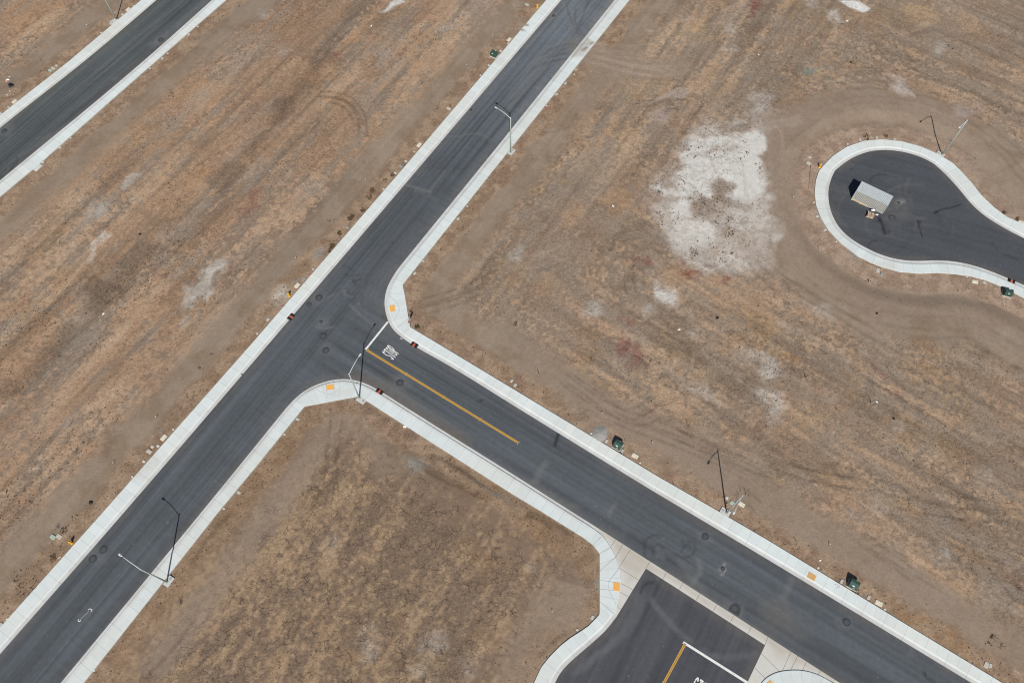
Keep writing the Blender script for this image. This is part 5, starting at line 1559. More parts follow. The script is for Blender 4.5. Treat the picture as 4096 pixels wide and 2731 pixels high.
def build_manholes():
    big = manhole(.66, (70, 73, 76), (83, 85, 88))
    mid = manhole(.36, (48, 49, 51), (84, 84, 84))
    faint = manhole(.66, (74, 76, 79), (78, 80, 82))
    pale = manhole(.72, (96, 94, 90), (112, 108, 102))
    used = set()
    for src, px, py, sc, label in ((big, 643.8, 160.3, 1., 'manhole in a dark patch at the gutter of the upper left road'), (pale, 17.4, 524, .8, 'manhole in a pale dusty ring at the left edge on the upper left road'), (mid, 2214.4, 64, 1.1, 'small dark manhole near the top of the long road'),
                                   (big, 1275.8, 1190.4, 1., 'larger of two dark manholes near the hydrant at the junction'), (mid, 1236, 1217.4, 1.35, 'smaller of two dark manholes near the hydrant at the junction'), (mid, 1284.5, 1287, .9, 'small black valve cover with white spray marks in the junction'),
                                   (faint, 1292.7, 1343.8, 1., 'faint manhole ring below the black valve cover in the junction'), (faint, 1303.6, 1400.8, .95, 'lowest faint manhole ring in the junction'), (faint, 1599.8, 1530.6, 1., 'manhole on the side road between the yellow line and the drain bag'),
                                   (big, 413.8, 2197, .95, 'upper of two dark manholes on the lower part of the long road'), (big, 371, 2234, .95, 'lower of two dark manholes on the lower part of the long road'), (big, 2821, 2144.7, .85, 'dark manhole below the street lamp of the side road'),
                                   (mid, 2890.8, 2273.6, .95, 'small black valve cover with white splashes on the side road'), (big, 3386.5, 2486.6, .9, 'dark manhole below the lower right green transformer'),
                                   (mid, 3594.7, 810.6, .9, 'small black valve cover right of the storage container'), (pale, 3567.2, 870.3, 1., 'large pale manhole below the storage container'), (mid, 3409.6, 680, 1.2, 'manhole at the top of the turning circle above the container')):
        o = src if id(src) not in used else copy_tree(src)
        used.add(id(src))
        x, y = g1(px, py)
        o.location = (x, y, .002)
        o.rotation_euler = (0, 0, random.uniform(0, 6))
        o.scale = (sc, sc, 1)
        tag(o, label, 'manhole', 'manholes and valve covers in the asphalt')
    # the long patched one at the cross gutter
    x, y = g1(2938.7, 2425)
    root = empty('manhole', (x, y, .002))
    q = [Vector((*g1(px, py), 0)) - Vector((x, y, 0)) for px, py in T((2, 3), [(1985, 895), (2000, 860), (2030, 834), (2060, 832), (2090, 850), (2100, 885), (2095, 920), (2078, 955)])]
    MB().prism([(a.x, a.y) for a in q], -.1, .006).build('asphalt_collar', plain('collar_asphalt', (58, 58, 60), .95, 0, .2, 3.), root)
    cx, cy = g1(2938, 2432)
    c = MB().lathe([(.36, -.05), (.36, .012), (.34, .013)], 24, (cx - x, cy - y, 0)).build('cover', plain('cast_iron_cover', (70, 70, 70), .85, 0, .2, 8., spec=.2), root)
    MB().lathe([(.3, .0135), (.3, .017), (.26, .017), (.26, .0135)], 20, (cx - x, cy - y, 0), cap=False).build('raised_ring', MATS['worn_iron'], c)
    tag(root, 'manhole in a long dark patch touching the cross gutter of the side road', 'manhole', 'manholes and valve covers in the asphalt')


# ------------------------------------------------------------------ painted markings and studs
def markings(road, ent):
    WHITE = plain('road_paint_white', (236, 236, 232), .8, 0, .06, 3., (196, 194, 190))
    YEL = plain('road_paint_yellow', (214, 166, 74), .8, 0, .08, 3., (190, 148, 80))
    GAP = plain('gap_paint', (134, 100, 56), .9, 0, .1, 3.)

    def bar(name, a, b, wd, mat, par, z=.006, off=0., label=None):
        a, b = np.array(g1(*a)), np.array(g1(*b))
        d = (b - a) / np.linalg.norm(b - a)
        n = np.array([-d[1], d[0]])
        a, b = a + n * off, b + n * off
        o = MB().sheet([a - n * wd / 2, b - n * wd / 2, b + n * wd / 2, a + n * wd / 2], z).build(name, mat, par)
        if label:
            o['label'] = label
        return o
    A0, A1 = (1468, 1400.5), (2073.5, 1770.5)
    for s in (-1, 1):
        bar('yellow_line', A0, A1, .13, YEL, road, off=s * .105)
    bar('line_gap', A0, A1, .075, GAP, road, z=.005)
    bar('stop_line', (1462.5, 1397.5), (1552, 1286.5), .34, WHITE, road)
    B0, B1 = (2741, 2573), (2640, 2758)
    for s in (-1, 1):
        bar('yellow_line', B0, B1, .13, YEL, ent, off=s * .105)
    bar('line_gap', B0, B1, .075, GAP, ent, z=.005)
    bar('stop_line', (2733, 2567), (2990, 2729), .34, WHITE, ent)

    # stencilled letters, tall for the approaching driver
    def letters(name, origin, right, up, w_, h_, par):
        """origin: lower left of the S; right and up are unit vectors on the ground"""
        m = MB()
        cw = w_ / 4.45
        def P_(k, pts):
            m.sheet([np.array(origin) + np.array(right) * (k * cw * 1.15 + px * cw) + np.array(up) * py * h_ for px, py in pts], .006)

        def ring(k, cx, cy, rx, ry, a0, a1, th, tv, n=14):
            ts = np.radians(np.linspace(a0, a1, n))
            for i in range(n - 1):
                P_(k, [(cx + rx * math.cos(ts[i]), cy + ry * math.sin(ts[i])), (cx + rx * math.cos(ts[i + 1]), cy + ry * math.sin(ts[i + 1])),
                       (cx + (rx - th) * math.cos(ts[i + 1]), cy + (ry - tv) * math.sin(ts[i + 1])), (cx + (rx - th) * math.cos(ts[i]), cy + (ry - tv) * math.sin(ts[i]))])
        # S
        ring(0, .5, .735, .48, .265, 14, 174, .34, .12)
        ring(0, .5, .735, .48, .265, 182, 268, .34, .12)
        ring(0, .5, .265, .48, .265, -14, 88, .34, .12)
        ring(0, .5, .265, .48, .265, -166, -20, .34, .12)
        # T
        P_(1, [(0, .885), (.41, .885), (.41, 1), (0, 1)])
        P_(1, [(.43, .885), (1, .885), (1, 1), (.43, 1)])
        for y0, y1 in ((.0, .31), (.325, .635), (.65, .87)):
            P_(1, [(.33, y0), (.67, y0), (.67, y1), (.33, y1)])
        # O
        ring(2, .5, .74, .48, .26, 8, 172, .27, .11)
        ring(2, .5, .26, .48, .26, 188, 352, .27, .11)
        for xx in (.02, .67):
            for y0, y1 in ((.27, .493), (.507, .73)):
                P_(2, [(xx, y0), (xx + .31, y0), (xx + .31, y1), (xx, y1)])
        # P
        for y0, y1 in ((0, .31), (.325, .635), (.65, 1)):
            P_(3, [(.02, y0), (.36, y0), (.36, y1), (.02, y1)])
        P_(3, [(.36, .89), (.6, .89), (.6, 1), (.36, 1)])
        P_(3, [(.36, .40), (.6, .40), (.6, .51), (.36, .51)])
        ring(3, .58, .70, .40, .30, -86, -4, .27, .11)
        ring(3, .58, .70, .40, .30, 4, 86, .27, .11)
        o = m.build(name, WHITE, par)
        o['label'] = 'white STOP lettering stretched along the lane'
    Z = lambda x, y: (1340 + x / 4.356, 1280 + y / 4.356)
    bl, br, tl = np.array(g1(*Z(1012, 702))), np.array(g1(*Z(1126, 566))), np.array(g1(*Z(812, 562)))
    up = (tl - bl)
    right = (br - bl)
    letters('stop_lettering', bl, right / np.linalg.norm(right), up / np.linalg.norm(up), np.linalg.norm(right) * 1.02, np.linalg.norm(up), road)
    d = np.array(g1(2741, 2573)) - np.array(g1(2655, 2731))
    d /= np.linalg.norm(d)
    r = np.array([d[1], -d[0]])
    tl = np.array(g1(2787, 2703))
    letters('stop_lettering', tl - d * 2.45, r, d, 2.3, 2.45, ent)
    # survey brackets chalked on the long road, with a pale streak between
    z = .006
    m = MB()
    for pts in (T((0, 3), [(812, 893), (828, 884), (846, 895), (836, 908)]), T((0, 3), [(724, 982), (716, 995), (732, 1003), (740, 990)])):
        W_ = [np.array(g1(*p)) for p in pts]
        for a, b in zip(W_[:-1], W_[1:]):
            e = (b - a) / np.linalg.norm(b - a)
            n = np.array([-e[1], e[0]]) * .045
            a, b = a - e * .04, b + e * .04
            m.sheet([a - n, b - n, b + n, a + n], z)
            z += .0006
    m.build('survey_bracket', WHITE, road)['label'] = 'two white brackets painted at the ends of a pale streak'
    bar('survey_streak', T((0, 3), [(815, 910)])[0], T((0, 3), [(738, 980)])[0], .13, plain('chalk', (150, 148, 144), .9, 0, .12, 6.), road, z=.0055)
    # white utility scribble by the curved kerb
    m = MB()
    z = .006
    for a, b in (((653, 1148), (668, 1118)), ((668, 1118), (690, 1140)), ((660, 1120), (676, 1128)), ((692, 1132), (715, 1140)), ((715, 1140), (690, 1155)), ((690, 1155), (712, 1160))):
        a, b = (np.array(g1(1500 + q[0] / 6.53, 1180 + q[1] / 6.53)) for q in (a, b))
        e = (b - a) / np.linalg.norm(b - a)
        n = np.array([-e[1], e[0]]) * .03
        m.sheet([a - n, b - n, b + n, a + n], z)
        z += .0006
    m.build('utility_mark', WHITE, road)['label'] = 'white spray-painted scribble by the curved kerb'
    # raised studs in pairs
    S = MB().add([(-.05, -.05, 0), (.05, -.05, 0), (.05, .05, 0), (-.05, .05, 0), (-.03, -.045, .02), (.03, -.045, .02), (.03, .045, .02), (-.03, .045, .02)],
                 [(4, 5, 6, 7), (0, 1, 5, 4), (1, 2, 6, 5), (2, 3, 7, 6), (3, 0, 4, 7)])
    o0 = S.build('road_stud', plain('stud_yellow', (232, 190, 96), .4, 0, .05, 9., spec=.5))
    pos = [(T((1, 2), [a])[0], T((1, 2), [b])[0]) for a, b in (((1030, 68), (1016, 86)), ((1387, 287), (1370, 309)), ((1735, 497), (1716, 520)), ((2067, 703), (2047, 726)))] + [(T((2, 2), [(71, 921)])[0], T((2, 2), [(50, 941)])[0])]
    words = ('first pair at the stop line', 'second pair from the stop line', 'third pair from the stop line', 'fourth pair from the stop line', 'last pair at the far end')
    first = True
    todo = []
    for wd, (n, s) in zip(words, pos):
        todo += [(n, 'yellow road stud north of the double line, ' + wd), (s, 'yellow road stud south of the double line, ' + wd)]
    e = T((2, 3), [(1567, 1200), (1595, 1220), (1383, 1556), (1408, 1572)])
    todo += [(e[0], 'yellow road stud left of the entrance road line at its top'), (e[1], 'yellow road stud right of the entrance road line at its top'), (e[2], 'yellow road stud on the entrance road line at the bottom edge')]
    for p, lab in todo:
        o = o0 if first else copy_tree(o0)
        first = False
        x, y = g1(*p)
        o.location = (x, y, .005)
        o.rotation_euler = (0, 0, AS)
        tag(o, lab, 'road stud', 'yellow studs beside the double lines')


# ------------------------------------------------------------------ tactile pads
def build_pads():
    data = (((1556.7, 1222.9), (1577.3, 1219), (1580.7, 1242.5), (1561.3, 1246.9), (244, 184, 92), 'bright yellow tactile pad on the curved pavement beside the stop sign', .17),
            ((1303.6, 1541), (1334.5, 1536), (1336.3, 1556.3), (1308, 1560.7), (244, 184, 92), 'bright yellow tactile pad on the rounded corner near the central lamp', .17),
            ((2453, 2326.8), (2480, 2330.2), (2478.3, 2363.8), (2453, 2359.4), (242, 178, 92), 'bright orange tactile pad on the curved pavement of the lower right entrance', .17),
            ((3236.6, 2284.5), (3265.8, 2302.8), (3257, 2323.3), (3228, 2307.2), (216, 170, 112), 'faded dusty orange tactile pad on the straight side road pavement', .16),
            ((3062, 2735), (3082, 2718), (3100, 2740), (3078, 2756), (240, 176, 100), 'orange tactile pad cut by the bottom edge of the picture', .17))
    for i, (a, b, c, d, col, lab, z) in enumerate(data):
        P = [Vector((*g1(*q, z), 0)) for q in (a, b, c, d)]
        ctr = sum(P, Vector()) / 4
        root = empty('tactile_pad', (ctr.x, ctr.y, z))
        mat = plain('tactile_yellow_%d' % i, col, .8, 0, .07, 4., (200, 160, 110) if i == 3 else None)
        MB().prism([tuple((q - ctr).xy) for q in P[::-1]], -.1, .022).build('plate', mat, root)
        m = MB()
        for u in range(1, 9):
            for v in range(1, 9):
                q = (P[0] * (1 - u / 9) + P[1] * u / 9) * (1 - v / 9) + (P[3] * (1 - u / 9) + P[2] * u / 9) * v / 9 - ctr
                m.lathe([(.022, .021), (.014, .028)], 6, (q.x, q.y, 0))
        o = m.build('domes', mat, root)
        o['kind'] = 'stuff'
        tag(root, lab, 'tactile paving', 'yellow tactile pads in the pavements')


# ------------------------------------------------------------------ hydrants, transformers, drain bags
def build_hydrants():
    Y, Y2 = plain('hydrant_yellow', (236, 180, 46), .5, 0, .12, 7., spec=.4), plain('hydrant_bolts', (150, 130, 90), .6, .2, .1, 9.)
    root = empty('fire_hydrant')
    m = MB().lathe([(.19, -.05), (.19, .05), (.115, .06), (.105, .15), (.125, .17), (.125, .2), (.11, .22), (.105, .52), (.14, .54), (.14, .58), (.12, .6)], 18)
    m.build('barrel', Y, root)
    b = MB().lathe([(.125, .60), (.12, .68), (.085, .75), (.04, .79), (.035, .83)], 16).build('bonnet', Y, root)
    MB().lathe([(.03, .83), (.03, .88), (.02, .885)], 5).build('operating_nut', Y2, b)
    for d in ((1, 0), (-1, 0)):
        MB().tube([(.08 * d[0], 0, .43), (.17 * d[0], 0, .43), (.172 * d[0], 0, .43), (.21 * d[0], 0, .43)], [.055, .055, .07, .07], 12).build('hose_nozzle', Y, root)
    MB().tube([(0, -.08, .40), (0, -.17, .40), (0, -.172, .40), (0, -.22, .40)], [.075, .075, .09, .09], 12).build('pumper_nozzle', Y, root)
    m = MB()
    for i in range(8):
        t = i * math.pi / 4
        m.cyl((.155 * math.cos(t), .155 * math.sin(t), .05), (.155 * math.cos(t), .155 * math.sin(t), .075), .014, n=6)
    o = m.build('flange_bolts', Y2, root)
    first = True
    for px, py, r, lab in ((1157, 1183, AM, 'yellow fire hydrant in a whitish patch beside the junction'), (287, 2171, AM, 'yellow fire hydrant beside two lids near the lower left'), (2149.5, 32, AM, 'yellow fire hydrant at the top of the picture beside the long road'), (3277.5, 669, 2.6, 'yellow fire hydrant on the left rim of the turning circle')):
        o = root if first else copy_tree(root)
        first = False
        x, y = g1(px, py, .08)
        o.location = (x, y, .06)
        o.rotation_euler = (0, 0, r + math.pi)
        o.scale = (1.25, 1.25, 1.25)
        tag(o, lab, 'fire hydrant', 'yellow fire hydrants')


def build_transformers():
    GR = plain('transformer_green', (56, 84, 74), .5, 0, .10, 2.5, (80, 98, 86), spec=.4)
    GR2 = plain('transformer_green_front', (50, 76, 68), .5, 0, .10, 3., spec=.4)
    PAD = plain('transformer_pad', (206, 204, 198), .9, 0, .1, 4., (170, 156, 140))
    STK = plain('warning_sticker', (238, 236, 230), .5, 0, .05, 9.)
    root = empty('transformer')
    MB().box((0, 0, -.1), (1.36, 1.30, .40), 0, bev=.03).build('pad', PAD, root)
    # tank behind, sloped hood in front (front is -y)
    prof = [(-.56, .10), (-.56, .72), (-.47, .82), (.10, .96), (.52, .88), (.56, .82), (.56, .10)]
    m = MB()
    wx = .60
    vs = [(-wx, a, b) for a, b in prof] + [(wx, a, b) for a, b in prof]
    n = len(prof)
    m.add(vs, [[i, i + 1, i + 1 + n, i + n] for i in range(n - 1)] + [list(range(n - 1, -1, -1)), list(range(n, 2 * n))])
    tank = m.build('tank', GR, root)
    m = MB()
    m.box((0, -.575, .42), (1.08, .03, .56), 0)
    front = m.build('door', GR2, root)
    MB().box((.44, -.60, .42), (.05, .03, .14)).build('handle', plain('handle_steel', (140, 144, 140), .4, .5, .1, 9.), front)
    MB().box((.15, -.592, .58), (.30, .006, .12)).build('warning_label', STK, front)
    sl = Matrix.Rotation(math.atan2(.14, .57), 4, 'X')
    MB().box((-.05, -.40, .845), (.32, .13, .008), 0, tilt=sl).build('warning_label', STK, tank)
    MB().box((.08, .545, .845), (.22, .10, .02), 0, tilt=Matrix.Rotation(-.9, 4, 'X')).build('warning_label', STK, tank)
    m = MB()
    m.box((0, .10, .968), (1.24, .04, .018))
    m.build('lid_seam', GR, tank)
    first = True
    for px, py, r, lab in ((1977, 219, AM - math.pi / 2 + math.pi, 'green pad transformer with a white round mark beside the upper long road'), (2471.5, 1781, AS, 'green pad transformer beside the gravel heap on the side road'), (3413, 2337, AS, 'green pad transformer near the lower right of the side road'), (4030, 1172, AS + math.pi + .25, 'green pad transformer below the neck of the turning circle')):
        o = root if first else copy_tree(root)
        first = False
        x, y = g1(px, py, .35)
        o.location = (x, y, .06)
        o.rotation_euler = (0, 0, r)
        o.scale = (1.05, 1.05, 1.15)
        tag(o, lab, 'transformer', 'green pad mounted transformers')
    k = MB()
    k.add([(.18 * math.cos(t) - .3, -.592, .42 + .18 * math.sin(t)) for t in [2 * math.pi * i / 16 for i in range(16)]] + [(.18 * math.cos(t) - .3, -.60, .42 + .18 * math.sin(t)) for t in [2 * math.pi * i / 16 for i in range(16)]],
          [list(range(16, 32))] + [[i, (i + 1) % 16, (i + 1) % 16 + 16, i + 16] for i in range(16)])
    k.build('white_roundel', STK, root)     # only the uphill one carries it


def build_drain_bags():
    BL = plain('filter_fabric', (34, 38, 38), .8, 0, .35, 6.)
    OR = plain('orange_strap', (200, 98, 76), .7, 0, .12, 8., (170, 90, 70))
    root = empty('drain_filter')

    def pillow(x0, x1, seed):
        n, k = 8, 9
        vs = []
        rnd = np.random.default_rng(seed)
        for i in range(n + 1):
            for j in range(k + 1):
                u, v = i / n, j / k
                e = (math.sin(math.pi * u) * math.sin(math.pi * v)) ** .45
                z = .03 + .17 * e + .03 * rnd.random() * e
                vs.append((x0 + (x1 - x0) * u + rnd.uniform(-.02, .02), -.42 + .84 * v + rnd.uniform(-.025, .025), z))
        fs = [(i * (k + 1) + j, (i + 1) * (k + 1) + j, (i + 1) * (k + 1) + j + 1, i * (k + 1) + j + 1) for i in range(n) for j in range(k)]
        rim = [i * (k + 1) for i in range(n + 1)] + [n * (k + 1) + j for j in range(1, k + 1)] + [i * (k + 1) + k for i in range(n - 1, -1, -1)] + [j for j in range(k - 1, 0, -1)]
        o_ = len(vs)
        vs += [(vs[i][0], vs[i][1], -.04) for i in rim]
        m_ = len(rim)
        fs += [(rim[i], o_ + i, o_ + (i + 1) % m_, rim[(i + 1) % m_]) for i in range(m_)]
        return MB().add(vs, fs, 0, True)
    pillow(-.62, -.13, 1).build('bag', BL, root)
    pillow(.13, .62, 2).build('bag', BL, root)
    m = MB()
    pr = [(-.42, .04), (-.36, .12), (-.1, .19), (.15, .19), (.36, .13), (.42, .04)]
    vs = [(-.15, a, b) for a, b in pr] + [(.15, a, b) for a, b in pr]
    m.add(vs, [(i, i + 6, i + 7, i + 1) for i in range(5)] + [(0, 1, 2, 3, 4, 5), (11, 10, 9, 8, 7, 6), (0, 5, 11, 6)])
    m.build('strap', OR, root)
    first = True
    for px, py, r, lab in ((1163, 1266.5, AM + math.pi, 'black and orange drain filter in the gutter opposite the junction'), (1657.5, 1378.5, AS, 'black and orange drain filter in the gutter beside the STOP lettering'), (1517, 1566.5, AS + math.pi, 'black and orange drain filter right of the central lamp'), (4046.4, 1123.5, AS + .12, 'black and red drain filter at the right edge by a green transformer')):
        o = root if first else copy_tree(root)
        first = False
        x, y = g1(px, py, .1)
        o.location = (x, y, .03)
        o.rotation_euler = (0, 0, r)
        tag(o, lab, 'drain filter', 'black and orange drain filters in the gutters')


# ------------------------------------------------------------------ stop sign
def build_sign():
    x, y = g1(1641.8, 1308.2, .1)
    root = empty('stop_sign', (x, y, .04))
    tag(root, 'red octagonal stop sign with white street name blades on a thin post', 'road sign')
    MB().tube([(0, 0, -.2), (0, 0, 3.12)], .032, 10).build('post', plain('sign_post', (150, 156, 152), .5, .4, .1, 6.), root)
    fa = AS            # the face looks down the side road
    R_ = Matrix.Rotation(fa, 4, 'Z')
    RED, WH = plain('sign_red', (190, 44, 54), .45, 0, .05, 9., spec=.4), plain('sign_white', (238, 238, 236), .45, 0, .04, 9., spec=.4)
    al = plain('sign_back', (160, 164, 164), .5, .4, .08, 6.)

    def octo(r, x0, x1):
        P = [(r * math.cos(math.pi / 8 + i * math.pi / 4), r * math.sin(math.pi / 8 + i * math.pi / 4)) for i in range(8)]
        return [R_ @ Vector((x0, a, 2.3 + b)) for a, b in P] + [R_ @ Vector((x1, a, 2.3 + b)) for a, b in P], [[7, 6, 5, 4, 3, 2, 1, 0], list(range(8, 16))] + [[i, (i + 1) % 8, 8 + (i + 1) % 8, 8 + i] for i in range(8)]
    plate = MB().add(*octo(.44, .034, .040)).build('plate', al, root)
    MB().add(*octo(.435, .0402, .042)).build('border', WH, plate)
    face = MB().add(*octo(.405, .0422, .044)).build('face', RED, plate)
    cu = bpy.data.curves.new('stop_text', 'FONT')
    cu.body = 'STOP'
    cu.size = .34
    cu.align_x = 'CENTER'
    cu.align_y = 'CENTER'
    cu.offset = .006
    cu.extrude = .001
    tmp = bpy.data.objects.new('stop_text', cu)
    COL.objects.link(tmp)
    dg = bpy.context.evaluated_depsgraph_get()
    me = bpy.data.meshes.new_from_object(tmp.evaluated_get(dg))
    bpy.data.objects.remove(tmp)
    o = link(bpy.data.objects.new('lettering', me), face)
    me.materials.clear()
    me.materials.append(WH)
    o.matrix_local = R_ @ Matrix.Translation((.0456, 0, 2.3)) @ Matrix(((0, 0, 1, 0), (1, 0, 0, 0), (0, 1, 0, 0), (0, 0, 0, 1)))
    for a, z in ((fa, 2.93), (fa + math.pi / 2, 3.10)):
        m = MB().box((0, 0, z), (.90, .02, .16), a)
        m.build('name_blade', plain('name_blade', (214, 218, 220), .5, 0, .06, 6.), root)


# ------------------------------------------------------------------ storage container and pallets
def build_container():
    z = 2.59
    c = [Vector((*g1(*p, z), 0)) for p in ((3448, 725), (3574.3, 785.7), (3552, 820.8), (3426.3, 760.8))]
    ctr = sum(c, Vector()) / 4
    d = (c[1] - c[0] + c[2] - c[3]).normalized()
    ra = math.atan2(d.y, d.x)
    root = empty('storage_container', (ctr.x, ctr.y, .005), ra)
    tag(root, 'pale grey corrugated steel storage container on the turning circle asphalt', 'container')
    PAINT = plain('container_paint', (194, 202, 204), .5, 0, .05, 1.5, (190, 186, 178), spec=.3)
    SIDE = plain('container_side', (188, 188, 182), .55, 0, .06, 1.5, (176, 168, 156), spec=.3)
    FR = plain('container_frame', (200, 206, 204), .5, 0, .06, 2., (176, 166, 150), spec=.3)
    L, W_, H_ = 6.06, 2.44, 2.59

    def corr(n, x0, x1, y0, y1, depth, fn, name, mat, smooth=False):
        """trapezoid ribs from x0 to x1; fn maps (along, across, out) to a point"""
        pr = []
        p = (x1 - x0) / n
        for i in range(n):
            a = x0 + i * p
            pr += [(a, 0), (a + p * .42, 0), (a + p * .52, -depth), (a + p * .88, -depth)]
        pr.append((x1, 0))
        vs = [fn(a, y0, o) for a, o in pr] + [fn(a, y1, o) for a, o in pr]
        k = len(pr)
        m = MB().add(vs, [(i, i + 1, i + 1 + k, i + k) for i in range(k - 1)])
        o = m.build(name, mat, root)
        return o
    hl, hw = L / 2, W_ / 2
    up = corr(20, -hl + .32, hl - .32, -hw + .07, hw - .07, .032, lambda a, b, o: (a, b, H_ - .012 + o), 'roof', PAINT)
    MB().box((-hl + .2, 0, H_ - .02), (.28, W_ - .14, .02)).box((hl - .2, 0, H_ - .02), (.28, W_ - .14, .02)).build('roof_end_sheet', PAINT, up)
    s1 = corr(22, -hl + .12, hl - .12, .18, H_ - .10, .085, lambda a, b, o: (a, -hw + .012 - o, b), 'side_wall', SIDE)
    s2 = corr(22, -hl + .12, hl - .12, H_ - .10, .18, .062, lambda a, b, o: (a, hw - .012 + o, b), 'side_wall', SIDE)
    e1 = corr(8, -hw + .1, hw - .1, H_ - .1, .18, .036, lambda a, b, o: (-hl + .012 - o, a, b), 'end_wall', SIDE)
    m = MB()
    for y_ in (-hw + .03, hw - .03):
        m.box((0, y_, H_ - .05), (L - .3, .06, .09))
        m.box((0, y_, .10), (L - .3, .06, .15))
    for x_ in (-hl + .03, hl - .03):
        m.box((x_, 0, H_ - .05), (.06, W_ - .3, .10))
        m.box((x_, 0, .10), (.06, W_ - .3, .15))
        for y_ in (-hw + .06, hw - .06):
            m.box((x_ * .995, y_, H_ / 2), (.10, .11, H_ - .26))
    m.build('frame', FR, root)
    for x_ in (-hl + .09, hl - .09):
        for y_ in (-hw + .08, hw - .08):
            for z_ in (.06, H_ - .055):
                q = MB().box((x_, y_, z_), (.18, .165, .118), bev=.012)
                cc = q.build('corner_casting', FR, root)
                if z_ > 1:
                    MB().lathe([(.035, .0), (.035, .0012)], 12, (x_, y_, z_ + .0595)).build('casting_hole', plain('slot_dark', (58, 54, 50), .9), cc)
    for s in (-1, 1):
        dr = MB().box((hl - .03, s * .57, 1.30), (.05, 1.10, 2.22)).build('door', SIDE, root)
        b = MB()
        for k in (.25, .75):
            b.tube([(hl + .015, s * (.05 + k * 1.0), .2), (hl + .015, s * (.05 + k * 1.0), 2.42)], .018, 8)
            b.box((hl + .03, s * (.05 + k * 1.0) - .12, 1.1), (.02, .3, .05))
        b.build('lock_rod', plain('rod_steel', (170, 172, 170), .45, .5, .1, 8.), dr)
    MB().box((0, 0, .18), (L - .2, W_ - .2, .04)).build('floor', FR, root)
    # thin glossy plate making a shiny spot on the roof edge
    m = MB()
    m.box((2.05, -hw + .2, H_ + .006), (.62, .22, .012), .1)
    m.build('roof_shiny_spot', plain('roof_shiny_spot', (196, 206, 208), .12, .2, .1, 12., spec=.6), root)
    # yellow timber along the lower side
    M = Matrix.Translation((ctr.x, ctr.y, 0)) @ Matrix.Rotation(ra, 4, 'Z')
    t = empty('timber_plank')
    t.matrix_world = M
    tag(t, 'long yellow timber plank leaning along the foot of the storage container', 'timber')
    YW = plain('yellow_timber', (224, 202, 162), .8, 0, .12, 3., (206, 180, 140))
    MB().box((-1.45, -hw - .10, .17), (3.1, .09, .24)).build('board', YW, t)
    MB().box((-2.9, -hw - .22, .15), (.16, .2, .2)).build('end_block', YW, t)
    MB().box((-1.3, -hw - .20, .12), (.14, .14, .14)).build('end_block', YW, t)
    # pallets
    x0, y0 = g1(3484, 858, .5)
    WD = [plain('pallet_wood_a', (218, 206, 184), .85, 0, .18, 5.), plain('pallet_wood_b', (170, 150, 124), .85, 0, .2, 5.), plain('pallet_wood_c', (190, 146, 118), .85, 0, .2, 5.)]
    names = ('bottom pallet of the wooden stack beside the container', 'second pallet from the bottom of the stack beside the container', 'third pallet from the bottom of the stack beside the container', 'top pallet with gaps between its boards on the stack beside the container')
    proto = None
    for i in range(4):
        if proto is None:
            p = empty('pallet')
            for yy in (-.46, 0, .46):
                MB().box((0, yy, .07), (1.2, .045, .09)).build('stringer', WD[1], p)
            for k in range(7):
                MB().box((-.55 + k * 1.1 / 6, 0, .126), (.085, 1.0, .02)).build('deck_board', WD[0] if k % 3 else WD[2], p)
            for k in range(3):
                MB().box((-.5 + k * .5, 0, .0125), (.10, 1.0, .023)).build('base_board', WD[1], p)
            proto = p
        else:
            p = copy_tree(proto)
        p.location = (x0 + random.uniform(-.04, .04), y0 + random.uniform(-.04, .04), .006 + i * .14)
        p.rotation_euler = (0, 0, ra + .12 + random.uniform(-.08, .08))
        tag(p, names[i], 'pallet', 'wooden pallets stacked beside the container')
    b = empty('board_stack', (x0, y0, .57), ra + .12)
    tag(b, 'loose brown and white boards lying over the edge of the pallet stack', 'boards')
    for k, (a, c_, l, zz, mt) in enumerate(((-.40, -.1, 1.15, .03, WD[2]), (-.52, .05, 1.0, .035, WD[0]), (.0, -.47, 1.25, .03, WD[2]), (-.05, -.60, 1.25, -.25, WD[0]))):
        if k < 2:
            MB().box((a, c_, zz), (.09, l, .03), .28 * (k - .3)).build('board', mt, b)
        else:
            MB().box((a, c_, zz), (l, .10, .03), .06 * k).build('board', mt, b)
    WR = plain('white_wrap', (238, 238, 236), .5, 0, .08, 12., spec=.4)
    for px, py, lab, s in ((3492, 841, 'crumpled white plastic wrap on top of the pallet stack', 1.), (3508, 858.5, 'scrap of white plastic wrap at the right foot of the pallets', .7)):
        x, y = g1(px, py, .6 if s == 1 else .05)
        o = crumple('plastic_wrap', WR, .24 * s, .14 * s, 4)
        o.location = (x, y, .62 if s == 1 else .02)
        o.scale = (1.5, 1, 1)
        tag(o, lab, 'plastic wrap')


def crumple(name, mat, r, h, seed, n=14):
    """a crushed bit of sheet: a faceted lump"""
    rnd = np.random.default_rng(seed)
    prof = [(r * .9, 0), (r, h * .25), (r * .75, h * .7), (r * .35, h)]
    vs, fs = [], []
    for i, (a, z) in enumerate(prof):
        for k in range(n):
            t = 2 * math.pi * k / n
            q = a * rnd.uniform(.7, 1.2)
            vs.append((q * math.cos(t), q * math.sin(t), z * rnd.uniform(.7, 1.2)))
    for i in range(3):
        for k in range(n):
            j = (k + 1) % n
            fs.append((i * n + k, i * n + j, (i + 1) * n + j, (i + 1) * n + k))
    fs.append([3 * n + k for k in range(n)])
    fs.append(list(range(n - 1, -1, -1)))
    return MB().add(vs, fs).build(name, mat)


